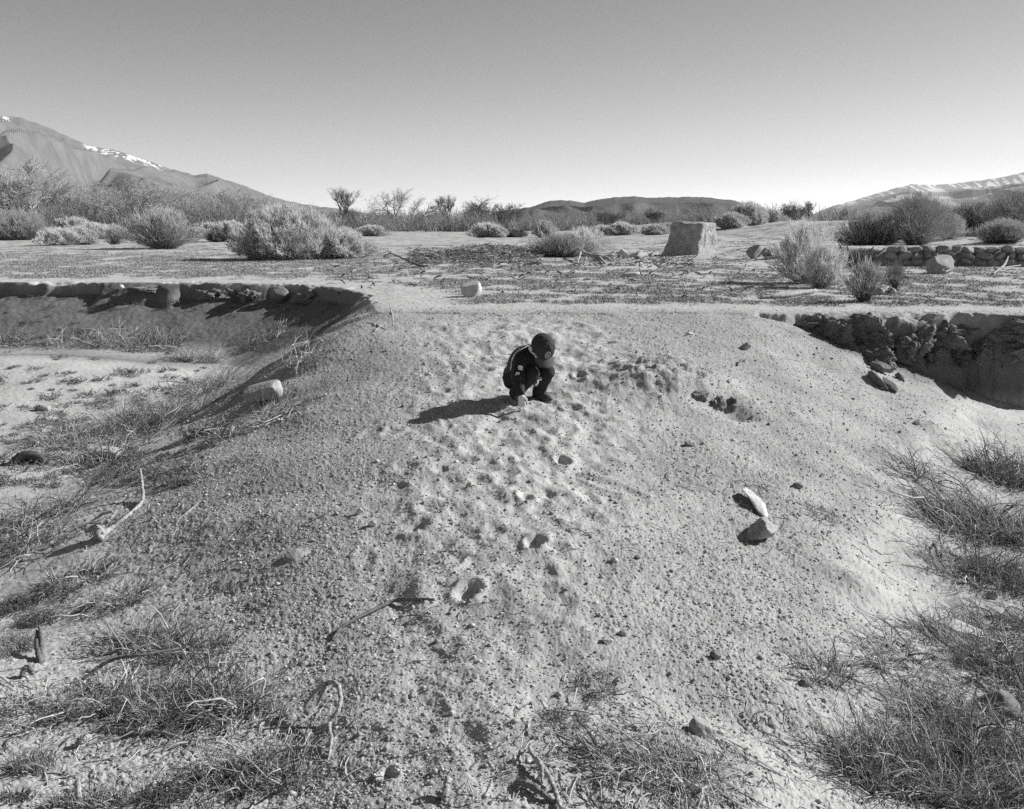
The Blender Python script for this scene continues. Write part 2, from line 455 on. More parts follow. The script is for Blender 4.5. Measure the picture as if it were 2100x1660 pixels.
def build_ground():
    rr = [0.5]
    while rr[-1] < 1.9: rr.append(rr[-1] + 0.04)
    while rr[-1] < 420:
        q = 0.00125 * rr[-1] ** 1.42
        rr.append(rr[-1] + (min(q, 0.026) if 12.7 < rr[-1] < 24.5 else q))
    while rr[-1] < 8600: rr.append(rr[-1] * 1.05)
    rr = np.array(rr)
    th = np.concatenate([np.radians(np.linspace(-180, -62, 50, endpoint=False)), np.radians(np.linspace(-62, -32, 220, endpoint=False)),
                         np.radians(np.linspace(-32, 32, 1150, endpoint=False)), np.radians(np.linspace(32, 62, 220, endpoint=False)), np.radians(np.linspace(62, 180, 50, endpoint=False))])
    R, T = np.meshgrid(rr, th, indexing='ij')
    x = (R * np.sin(T)).ravel(); y = (R * np.cos(T)).ravel(); r = R.ravel()
    h = height(x, y)
    dz, coarse = detail(x, y, h, r)
    behind = y < 1.0
    V = np.stack([x, y, h + dz], -1)
    nr, nt_ = R.shape
    idx = np.arange(nr * nt_).reshape(nr, nt_)
    a = idx[:-1]; b = idx[1:]
    F = np.stack([a, b, np.roll(b, -1, 1), np.roll(a, -1, 1)], -1).reshape(-1, 4)[:, ::-1]
    veg = veg_mask(x, y)
    pm = path_mask(x, y)
    sand = np.clip(np.maximum(pm * (0.55 + 0.45 * sstep(-0.25, 0.3, fbm(x * 2.6, y * 2.0, 3, 181))), 0.75 * sstep(-0.90, -1.04, h)), 0, 1)
    sand = np.maximum(sand, 0.9 * sstep(13.0, 14.2, y) * (1 - veg))
    sd = poly_sd(x, y, PLAIN)
    earth = sstep(0.05, -0.15, sd) * sstep(-1.18, -0.95, h) * np.maximum(sstep(-2.0, -3.0, x) * sstep(15.0, 16.2, y), sstep(3.6, 4.4, x) * sstep(12.2, 12.9, y))  # bare soil of the banks; its dark tone also carries painted shade
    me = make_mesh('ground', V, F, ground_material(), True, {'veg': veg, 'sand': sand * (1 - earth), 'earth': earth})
    o = link('ground', me); tag(o, kind='structure')
    return o

def ground_material():
    m = bpy.data.materials.new('ground'); m.use_nodes = True
    t = m.node_tree; b = t.nodes['Principled BSDF']
    b.inputs['Roughness'].default_value = 0.95; b.inputs['Specular IOR Level'].default_value = 0.12
    N = t.nodes.new; L = t.links.new
    geo = N('ShaderNodeNewGeometry')
    def noise(scale, detail=4, rough=0.6):
        n = N('ShaderNodeTexNoise'); n.inputs['Scale'].default_value = scale; n.inputs['Detail'].default_value = detail; n.inputs['Roughness'].default_value = rough
        L(geo.outputs['Position'], n.inputs['Vector']); return n.outputs['Fac']
    def rng_(v, a, b_, c, d):
        n = N('ShaderNodeMapRange'); n.inputs['From Min'].default_value = a; n.inputs['From Max'].default_value = b_; n.inputs['To Min'].default_value = c; n.inputs['To Max'].default_value = d
        L(v, n.inputs['Value']); return n.outputs[0]
    def mul(a, c):
        n = N('ShaderNodeMath'); n.operation = 'MULTIPLY'; L(a, n.inputs[0]); L(c, n.inputs[1]); return n.outputs[0]
    def mix(f, a, c):
        n = N('ShaderNodeMix'); n.data_type = 'FLOAT'; L(f, n.inputs[0]); L(a, n.inputs[2]); L(c, n.inputs[3]); return n.outputs[0]
    def attr(name):
        n = N('ShaderNodeAttribute'); n.attribute_name = name; return n.outputs['Fac']
    gravel = mul(rng_(noise(90, 3, .7), .35, .65, .21, .45), rng_(noise(1.3, 5), .35, .65, .85, 1.12))
    sand = mul(rng_(noise(140, 3, .7), .3, .7, .36, .55), rng_(noise(2.1, 5), .35, .65, .9, 1.1))
    veg = mul(rng_(noise(11, 6, .75), .38, .62, .13, .38), rng_(noise(1.1, 4), .35, .65, .85, 1.15))
    c = mix(attr('sand'), gravel, sand)
    c = mix(attr('veg'), c, veg)
    c = mix(attr('earth'), c, mul(rng_(noise(60, 4, .7), .35, .65, .11, .21), rng_(noise(2.0, 5), .35, .65, .85, 1.15)))  # dark bank soil, deepened further to paint in the right bank's shade
    L(c, b.inputs['Base Color'])
    bp = N('ShaderNodeBump'); bp.inputs['Strength'].default_value = 0.8; bp.inputs['Distance'].default_value = 0.004
    L(noise(260, 4, .7), bp.inputs['Height'])
    L(bp.outputs[0], b.inputs['Normal'])
    return m

ground = build_ground()
# ------------------------------------------------------------------ mountains and hills
def mountain_material(name, lo, hi, snow):
    m = mat_basic(name, lo, hi, 0.02, 8, rough=0.95, spec=0.05)
    t = m.node_tree; b = t.nodes['Principled BSDF']
    src = b.inputs['Base Color'].links[0].from_socket
    a = t.nodes.new('ShaderNodeAttribute'); a.attribute_name = 'snow'
    mx = t.nodes.new('ShaderNodeMix'); mx.data_type = 'FLOAT'; mx.inputs[3].default_value = 0.8
    t.links.new(a.outputs['Fac'], mx.inputs[0]); t.links.new(src, mx.inputs[2])
    t.links.new(mx.outputs[0], b.inputs['Base Color'])
    return m

def mountain(name, crest_px, d_base, d_crest, d_end, mat, spur_scale, spur_amp, snow_fn, seed, n_az=900, n_d=240, power=1.15, lean=0.0):
    cx = [p[0] for p in crest_px]
    px = np.linspace(cx[0], cx[-1], n_az)
    cy = np.interp(px, cx, [p[1] for p in crest_px])
    jag = -1.8 * fbm(px * 0.045, px * 0, 4, seed + 3) / FPX
    dirs = np.array([ray(a, b) for a, b in zip(px, cy)])
    hz = np.hypot(dirs[:, 0], dirs[:, 1])
    slope = dirs[:, 2] / hz; az = np.arctan2(dirs[:, 0], dirs[:, 1])
    dd = np.concatenate([np.linspace(d_base, d_crest, n_d), np.linspace(d_crest, d_end, 26)[1:]])
    D, A = np.meshgrid(dd, az, indexing='ij')
    t = np.clip((D - d_base) / (d_crest - d_base), 0, 1)
    S = slope[None, :] + jag[None, :] * np.clip(t - .7, 0, 1) / .3
    back = np.clip((D - d_crest) / (d_end - d_crest), 0, 1)
    crest = S * d_crest + H_EYE
    X = D * np.sin(A); Y = D * np.cos(A)
    u = (A * d_crest + lean * (D - d_base)) / spur_scale; v = D / (spur_scale * 3.2)
    warp = 0.5 * fbm(u * 0.6, v * 1.4, 3, seed)
    ridged = 1 - 2 * np.abs(fbm(u + warp, v, 3, seed + 1, 0.42))
    fine = 1 - 2 * np.abs(fbm(u * 2.6 + warp, v * 6.0, 3, seed + 2, 0.5))
    env = np.sin(np.pi * np.clip(t, 0, 1) ** 0.7) * (1 - t) ** 1.3 * 2.0 * (back == 0)
    Z = crest * t ** power * (1 - back ** 1.3) + spur_amp * np.maximum(crest, 0) * env * (0.55 * ridged - 0.32 + 0.045 * fine)
    Z = np.where(back >= 1, -5, Z); Z = np.where(t <= 0, -4, Z)
    V = np.stack([X, Y, Z], -1).reshape(-1, 3)
    nr, nc = D.shape
    idx = np.arange(nr * nc).reshape(nr, nc)
    F = np.stack([idx[:-1, :-1], idx[:-1, 1:], idx[1:, 1:], idx[1:, :-1]], -1).reshape(-1, 4)
    snow = snow_fn(np.broadcast_to(px, D.shape), t, ridged, fine, D) if snow_fn else np.zeros(D.shape)
    me = make_mesh(name, V, F, mat, True, {'snow': snow.ravel()})
    return tag(link(name, me), kind='structure')

def snow_left(px, t, ridged, fine, D):
    n = fbm(px * 0.05, t * 14, 4, 401)
    a = sstep(165, 185, px) * (1 - sstep(320, 345, px)) * sstep(0.83, 0.93, t + 0.05 * n)
    b = (1 - sstep(16, 30, px)) * sstep(0.80, 0.9, t)
    n2 = fbm(px * 0.16, t * 40, 3, 405)
    return np.clip(np.maximum(a, b) * sstep(-0.1, 0.2, n + 0.7 * n2 - 0.02) * (1 - 0.7 * sstep(.985, .998, t)), 0, 1)

def snow_right(px, t, ridged, fine, D):
    n = fbm(px * 0.030 + t * 2.5, t * 2.2, 4, 411)
    streak = fbm(px * 0.085 + t * 7.0, t * 1.2, 3, 413)
    up = sstep(0.42, 0.75, t + 0.0011 * (px - 1900))
    return np.clip(up * sstep(-0.02, 0.22, streak + 0.6 * n - 0.25 * (ridged - 0.55)), 0, 1)

mountain('mountain', [(-420, 330), (-200, 262), (-90, 238), (0, 238), (40, 241), (100, 262), (150, 285), (180, 298), (240, 309), (300, 329), (345, 345), (400, 360), (425, 356), (470, 372), (500, 381), (560, 405), (620, 419), (690, 428), (800, 445), (900, 466)],
         1700, 4200, 5600, mountain_material('mountain_slope', 0.11, 0.19, True), 520, 0.95, snow_left, 201, lean=-0.55)
mountain('mountain', [(1560, 470), (1640, 447), (1670, 439), (1700, 425), (1760, 409), (1800, 396), (1850, 383), (1868, 378), (1900, 380), (1960, 377), (2000, 371), (2050, 365), (2100, 354), (2200, 338), (2400, 320), (2700, 340)],
         2600, 6500, 8600, mountain_material('mountain_snowy', 0.27, 0.36, True), 620, 0.6, snow_right, 231, lean=0.5)
mountain('hill', [(900, 470), (960, 452), (1040, 431), (1085, 426), (1105, 419), (1130, 412), (1165, 411), (1200, 416), (1225, 410), (1260, 405), (1300, 403), (1330, 406), (1400, 404), (1450, 405), (1500, 411), (1550, 420), (1585, 431), (1600, 436), (1625, 433), (1650, 441), (1700, 452), (1800, 458), (1900, 466)],
         1000, 1900, 2500, mountain_material('hill_slope', 0.08, 0.13, False), 210, 0.9, None, 261, lean=0.35)

# ------------------------------------------------------------------ bare trees
def tree_curves(seed, height, spread, levels=5, trunk_r=0.18, up=0.5, multi=1, clear=0.22):
    """limbs that fork and thin out to twigs; returns limbs (trunk) and twigs (crown) as lists of (points, radii)"""
    r = random.Random(seed)
    thick, thin = [], []
    def rvec(s=1.0): return Vector((r.gauss(0, s), r.gauss(0, s), r.gauss(0, s)))
    def limb(p, d, length, rad, lev):
        K = 5
        pts = [p.copy()]; dd = d.copy()
        bend = 0.20 + 0.04 * lev
        for k in range(K - 1):
            dd = (dd + rvec(bend * .55) + Vector((0, 0, 0.10 * up))).normalized()
            pts.append(pts[-1] + dd * (length / (K - 1)))
        r1 = rad * (0.72 if lev < 2 else 0.45)
        rr_ = [rad + (r1 - rad) * k / (K - 1) for k in range(K)]
        (thick if lev <= 1 else thin).append((pts, rr_))
        if lev >= levels: return
        # side shoots along the limb and a fork at its end
        n_side = 1 if lev == 0 else (2 if lev < 3 else 3)
        for i in range(n_side):
            k = r.choice((2, 3)) if lev == 0 else r.choice((1, 2, 3, 3))
            side = (rvec() - dd * rvec().dot(dd)).normalized()
            nd = (dd * .75 + side * spread * r.uniform(.7, 1.2) + Vector((0, 0, .18 * up))).normalized()
            limb(pts[k], nd, length * r.uniform(.5, .78), max(rr_[k] * r.uniform(.42, .62), .012), lev + 1)
        for i in range(2 if lev else 3):
            side = (rvec() - dd * rvec().dot(dd)).normalized()
            nd = (dd + side * spread * r.uniform(.45, .8)).normalized()
            limb(pts[-1], nd, length * r.uniform(.62, .85), max(rr_[-1] * r.uniform(.62, .8), .012), lev + 1)
    for mI in range(multi):
        a = 6.283 * mI / max(multi, 1) + r.uniform(0, 1.5); tilt = 0.05 if multi == 1 else r.uniform(.3, .55)
        limb(Vector((0.1 * math.cos(a), 0.1 * math.sin(a), -0.2)), Vector((math.cos(a) * tilt, math.sin(a) * tilt, 1)).normalized(), height * clear, trunk_r * (1 if multi == 1 else .72), 0)
    top = max(q.z for pts, _ in thick + thin for q in pts)
    s = height / top
    return [([q * s for q in pts], rr_) for pts, rr_ in thick], [([q * s for q in pts], rr_) for pts, rr_ in thin]

def curves_mesh(name, curves, mat, sides=3, rscale=1.0):
    P = np.array([[tuple(q) for q in pts] for pts, _ in curves]); R = np.array([rr_ for _, rr_ in curves]) * rscale
    V, F = tubes(P, R, sides)
    return make_mesh(name, V, F, mat)

TREE = {}
for key, seed, hgt, spread, lev, up, multi, tr, clear in (
        ('round', 3, 8.0, .75, 5, .5, 1, .27, .24), ('tall', 11, 9.0, .5, 5, .9, 1, .26, .30),
        ('broad', 23, 7.5, .85, 5, .3, 3, .26, .26), ('thin', 31, 7.0, .55, 5, .8, 3, .17, .30), ('gnarled', 45, 7.0, .95, 5, .15, 2, .27, .24)):
    a, b = tree_curves(seed, hgt, spread, lev, tr, up, multi, clear)
    TREE[key] = (hgt, a, b, {})

def tree_meshes(key, bark):
    hgt, a, b, cache = TREE[key]
    if bark not in cache:
        tw = {'dark': M['twig_dark'], 'haze': M['twig_pale'], 'mid': M['twig_mid'], 'white': M['twig_pale']}[bark]
        bk = {'dark': M['bark_dark'], 'haze': M['bark_dark'], 'mid': M['bark_mid'], 'white': M['bark_white']}[bark]
        cache[bark] = (curves_mesh('trunk', a, bk, 5, 1.0), curves_mesh('crown', b, tw, 3, 1.45))
    return hgt, cache[bark]

def on_ground(px, d):
    """a point of the ground at distance d in the direction of a column of the photograph"""
    dr = ray(px, 461)
    x = dr[0] / dr[1] * d
    return Vector((x, d, float(height(x, d)[0])))

def put_tree(px, d, top_y, key, bark, label, wide=1.0, rot=None, group='bare trees along the far edge of the plain'):
    p = on_ground(px, d)
    hgt, (tm, cm) = tree_meshes(key, bark)
    want = (461 - top_y) / FPX * d * 1.02 + H_EYE - p.z
    s = want / hgt
    e = link('bare_tree', None, loc=p, rot=(0, 0, rot if rot is not None else (px * 0.37) % 6.28), scale=(s * wide * 1.45, s * wide * 1.45, s))
    tag(e, label, 'tree', group)
    link('trunk', tm, e); link('crown', cm, e)
    return e

TREES = [
 (38, 120, 318, 'thin', 'haze', 'tall dark bare tree leaning over the thicket under the left mountain', 1.15, .4),
 (-20, 118, 335, 'tall', 'haze', 'dark bare tree cut by the left edge of the photo', 1.0, 1.),
 (178, 150, 372, 'thin', 'white', 'bare tree with several pale trunks fanning out behind pale shrubs', 1.2, .2),
 (197, 160, 385, 'gnarled', 'haze', 'small dark bare tree just right of the fanning pale trunks', .9, .7),
 (290, 140, 368, 'broad', 'white', 'white barked bare tree standing left of the dark vase shaped bush', 1.2, 2.1),
 (130, 190, 365, 'round', 'mid', 'grey bare tree between the tall dark tree and the fanning pale trunks', 1.1, 3.),
 (232, 210, 360, 'tall', 'mid', 'tall grey bare tree behind the pale fanning trunks', 1.2, 4.),
 (340, 210, 375, 'round', 'mid', 'grey bare tree behind the white barked tree', 1.1, 5.),
 (372, 165, 384, 'tall', 'haze', 'slender dark bare tree leaning right of the vase shaped bush', 1.0, 1.5),
 (418, 170, 380, 'broad', 'white', 'low bare tree with pale crossed trunks right of the vase shaped bush', 1.1, .9),
 (455, 190, 385, 'gnarled', 'mid', 'grey rounded bare tree left of two darker round ones', 1.2, 2.6),
 (487, 170, 380, 'round', 'haze', 'dark round bare tree above the shadowed shrub left of the largest shrub', 1.15, 3.6),
 (540, 160, 396, 'broad', 'haze', 'small dark round bare tree above the largest pale shrub', .8, 4.4),
 (600, 210, 425, 'gnarled', 'mid', 'low grey bare tree behind the crest of the largest pale shrub', 1.2, 5.),
 (655, 215, 428, 'round', 'mid', 'low grey bare tree left of the tall round crowned dark tree', 1.2, .3),
 (706, 190, 386, 'tall', 'dark', 'tall round crowned dark tree alone against the bright sky', .95, 1.2),
 (735, 200, 425, 'gnarled', 'dark', 'low dark tree tucked against the tall round crowned tree', 1.2, 3.3),
 (830, 195, 386, 'gnarled', 'mid', 'wide spreading bare tree with long arching limbs in the gap of sky', .85, 2.2),
 (795, 215, 430, 'thin', 'dark', 'low dark tree left of the wide arching tree', 1.2, 1.1),
 (928, 185, 400, 'tall', 'dark', 'dark upright bare tree, first of three side by side', 1.0, 5.2),
 (966, 180, 414, 'round', 'dark', 'dark short bare tree, middle of three side by side', .9, 2.9),
 (1008, 190, 402, 'broad', 'dark', 'broad dark bare tree, last of three side by side', 1.1, .6),
 (1048, 205, 418, 'thin', 'mid', 'thin grey bare tree at the tail of the dark hill', 1.1, 3.9),
 (1100, 190, 432, 'round', 'mid', 'pale grey bare tree below the first hump of the dark hill', 1.2, 4.7),
 (1170, 200, 430, 'gnarled', 'mid', 'grey bare tree below the saddle of the dark hill', 1.2, 1.9),
 (1255, 175, 428, 'broad', 'dark', 'dark bare tree fanning out below the highest hump of the hill', 1.1, .1),
 (1342, 160, 425, 'thin', 'dark', 'slim dark bare tree just left of the concrete block', 1.2, 2.4),
 (1415, 190, 428, 'gnarled', 'dark', 'dark bare tree rising behind the concrete block', .9, 3.1),
 (1507, 170, 424, 'tall', 'dark', 'upright dark bare tree right of the concrete block', .95, 4.1),
 (1632, 110, 410, 'broad', 'dark', 'dark bare tree with many stems where the hill meets the snowy mountain', .8, 5.5),
 (1660, 105, 412, 'tall', 'dark', 'slim dark bare tree right beside the many stemmed one', .7, .5),
 (1600, 125, 432, 'gnarled', 'dark', 'small dark bare tree left of the many stemmed one', 1.1, 1.7),
 (1738, 95, 425, 'thin', 'mid', 'small grey bare tree at the foot of the snowy mountain', .9, 2.),
]
for k, (px, d, top, key, bark, w) in enumerate([(-60, 150, 360, 'tall', 'mid', 1.2), (75, 175, 358, 'broad', 'mid', 1.2), (105, 210, 372, 'thin', 'mid', 1.3), (150, 215, 378, 'tall', 'white', 1.2), (205, 200, 372, 'round', 'mid', 1.3), (258, 190, 380, 'gnarled', 'mid', 1.3),
        (310, 200, 385, 'tall', 'mid', 1.2), (392, 215, 388, 'broad', 'mid', 1.3), (440, 220, 392, 'thin', 'dark', 1.2), (512, 205, 398, 'tall', 'mid', 1.3), (565, 210, 410, 'round', 'mid', 1.3), (575, 230, 415, 'thin', 'mid', 1.2), (628, 230, 422, 'broad', 'mid', 1.3),
        (680, 220, 428, 'round', 'dark', 1.3), (760, 220, 428, 'broad', 'mid', 1.3), (862, 215, 430, 'round', 'mid', 1.2), (890, 215, 428, 'thin', 'mid', 1.3), (1075, 220, 432, 'gnarled', 'mid', 1.2), (1135, 215, 434, 'tall', 'mid', 1.3), (1215, 215, 434, 'round', 'mid', 1.3),
        (1300, 215, 436, 'thin', 'mid', 1.3), (1375, 215, 434, 'broad', 'mid', 1.3), (1460, 215, 436, 'round', 'mid', 1.3), (1545, 190, 434, 'thin', 'mid', 1.3), (1690, 150, 436, 'round', 'mid', 1.2)]):
    put_tree(px, d, top, key, bark, 'grey bare tree deep in the leafless band behind the nearer trees', w, group='bare trees deep in the leafless band')
for a in TREES: put_tree(*a[:6], wide=a[6], rot=a[7])

# the far thicket behind and between the trees: one mass nobody could count
def build_thicket():
    r = np.random.default_rng(5)
    P = []; R = []
    for k in range(1500):
        px = r.uniform(-700, 2700)
        left = float(sstep(620, 380, px))
        d = r.uniform(165, 300) if r.random() > 0.5 * left else r.uniform(130, 165)
        if px > 1540: d = r.uniform(115, 260)
        x = (px - 1050) / FPX * d
        z = float(macro(np.array([x]), np.array([d]))[0])
        hh = r.uniform(2.0, 4.8) * (1 + 0.35 * left * r.random())
        if px > 1520: hh *= 0.6
        n = 44
        a = r.uniform(0, 2 * math.pi, n); tl = r.uniform(0.05, 0.95, n)
        base = np.stack([x + r.normal(0, .6, n), d + r.normal(0, .6, n), np.full(n, z - 0.1)], -1)
        dirv = np.stack([np.cos(a) * tl, np.sin(a) * tl, np.ones(n)], -1)
        L = hh * r.uniform(.4, 1.0, n)
        p = base[:, None, :] + dirv[:, None, :] * (L[:, None] * np.array([0, .5, 1.0])[None, :])[:, :, None]
        p[:, 1:] += r.normal(0, .13, (n, 2, 3)) * hh * .5
        P.append(p); R.append(np.broadcast_to(np.array([.05, .035, .016]), (n, 3)) * r.uniform(.7, 1.4, n)[:, None])
    V, F = tubes(np.concatenate(P), np.concatenate(R), 3)
    o = link('thicket', make_mesh('thicket', V, F, M['thicket']))
    tag(o, 'grey leafless thicket massed along the far edge of the plain', 'thicket', kind='stuff')
build_thicket()

# ------------------------------------------------------------------ shrubs
def shrub_meshes(seed, a, b, hgt, n, tip_n=6, kind='broom', stem_r=0.004, tip_r=0.0035, tip_len=0.16, lean=0.0):
    """stems fanning out of the ground and a fringe of fine tips"""
    r = np.random.default_rng(seed)
    # targets through the outer shell of a lumpy dome
    th = r.uniform(0, 2 * math.pi, n); cz = r.uniform(0.02, 1, n) ** (0.8 if kind == 'broom' else 0.6)
    rho = np.sqrt(1 - cz ** 2)
    shell = r.uniform(0.55, 1.0, n) ** 0.6
    lump = 1 + 0.26 * np.sin(th * 3 + seed) * rho + 0.2 * np.sin(th * 7 + 2 * seed + cz * 5) + 0.10 * np.sin(cz * 9 + th * 2)
    E = np.stack([a * rho * np.cos(th) * shell * lump + lean * cz, b * rho * np.sin(th) * shell * lump, hgt * (0.06 + 0.94 * cz) * shell * (0.85 + 0.15 * lump)], -1)
    B = np.stack([E[:, 0] * 0.42 + r.normal(0, .1 * a, n), E[:, 1] * 0.42 + r.normal(0, .1 * b, n), np.full(n, -0.05)], -1)
    if kind == 'vase': B[:, :2] *= 0.25
    t = np.array([0, .3, .6, .85, 1.0])
    mid = (B + E) / 2 + np.stack([E[:, 0] * .10, E[:, 1] * .10, hgt * 0.06 * np.ones(n)], -1)
    P = ((1 - t) ** 2)[None, :, None] * B[:, None] + (2 * t * (1 - t))[None, :, None] * mid[:, None] + (t ** 2)[None, :, None] * E[:, None]
    P[:, 1:-1] += r.normal(0, .02 * hgt, (n, 3, 3))
    R = np.broadcast_to(np.array([1.6, 1.2, 1.0, .8, .6]) * stem_r, (n, 5)) * r.uniform(.7, 1.3, n)[:, None]
    stems = tubes(P, R, 3)
    D = P[:, -1] - P[:, -3]; D /= np.linalg.norm(D, axis=1, keepdims=True) + 1e-9
    s = np.repeat(np.arange(n), tip_n)
    ft = r.uniform(.55, 1.0, len(s))
    S0 = P[s, 3] * (1 - ft)[:, None] + P[s, 4] * ft[:, None]
    dv = D[s] + r.normal(0, .45, (len(s), 3)) + np.array([0, 0, .25])
    dv /= np.linalg.norm(dv, axis=1, keepdims=True)
    L = tip_len * r.uniform(.5, 1.25, len(s))
    TP = S0[:, None] + dv[:, None] * (L[:, None] * np.array([0, .55, 1.0])[None])[:, :, None]
    TP[:, 2, 2] += 0.15 * L
    TR = np.broadcast_to(np.array([.7, 1.1, .5]) * tip_r, (len(s), 3))
    tips = tubes(TP, TR, 3)
    return stems, tips

SHRUB = {}
def shrub_proto(key, stem_mat, tip_mat, *args, **kw):
    st, tp = shrub_meshes(*args, **kw)
    SHRUB[key] = (make_mesh('stems', st[0], st[1], stem_mat), make_mesh('foliage', tp[0], tp[1], tip_mat))

def put_shrub(key, p, label, scale=(1, 1, 1), rot=0.0, group=None, name='shrub', cat='shrub'):
    e = link(name, None, loc=p, rot=(0, 0, rot), scale=scale)
    tag(e, label, cat, group)
    a, b = SHRUB[key]
    link('stems', a, e); link('foliage', b, e)
    return e

G_SHRUB = 'shrubs dotted over the plain'
shrub_proto('big', M['stem_pale'], M['flower_pale'], 51, 1.75, 1.5, 1.72, 1300, 9, stem_r=.0045, tip_r=.0065, tip_len=.2)
shrub_proto('low', M['stem_pale'], M['flower_pale'], 53, 1.2, 1.1, 1.0, 1500, 8, stem_r=.005, tip_r=.0065, tip_len=.17)
shrub_proto('pale', M['stem_pale'], M['flower_pale'], 55, 1.2, 1.1, 1.15, 620, 10, stem_r=.007, tip_r=.0085, tip_len=.24)
shrub_proto('pale_tall', M['stem_pale'], M['flower_pale'], 57, 1.1, 1.0, 1.5, 620, 9, stem_r=.007, tip_r=.0085, tip_len=.26)
shrub_proto('dark', M['twig_dark'], M['flower_dark'], 59, 1.2, 1.1, 1.0, 900, 7, stem_r=.008, tip_r=.010, tip_len=.2)
shrub_proto('vase', M['twig_mid'], M['twig_pale'], 61, 1.5, 1.3, 1.9, 800, 4, 'vase', stem_r=.010, tip_r=.006, tip_len=.35)
shrub_proto('broom', M['stem_pale'], M['twig_pale'], 63, 1.5, 1.3, 1.9, 700, 5, 'vase', stem_r=.006, tip_r=.0055, tip_len=.4)
shrub_proto('broom_mid', M['stem_pale'], M['flower_pale'], 65, .85, .75, 1.25, 560, 5, 'vase', stem_r=.0035, tip_r=.0045, tip_len=.2)
shrub_proto('wiry', M['twig_dark'], M['twig_mid'], 67, .36, .32, .62, 150, 5, 'vase', stem_r=.0035, tip_r=.003, tip_len=.14)
shrub_proto('droop', M['twig_dark'], M['flower_mid'], 69, 2.0, 1.8, 1.7, 1000, 5, 'broom', stem_r=.007, tip_r=.006, tip_len=.32)

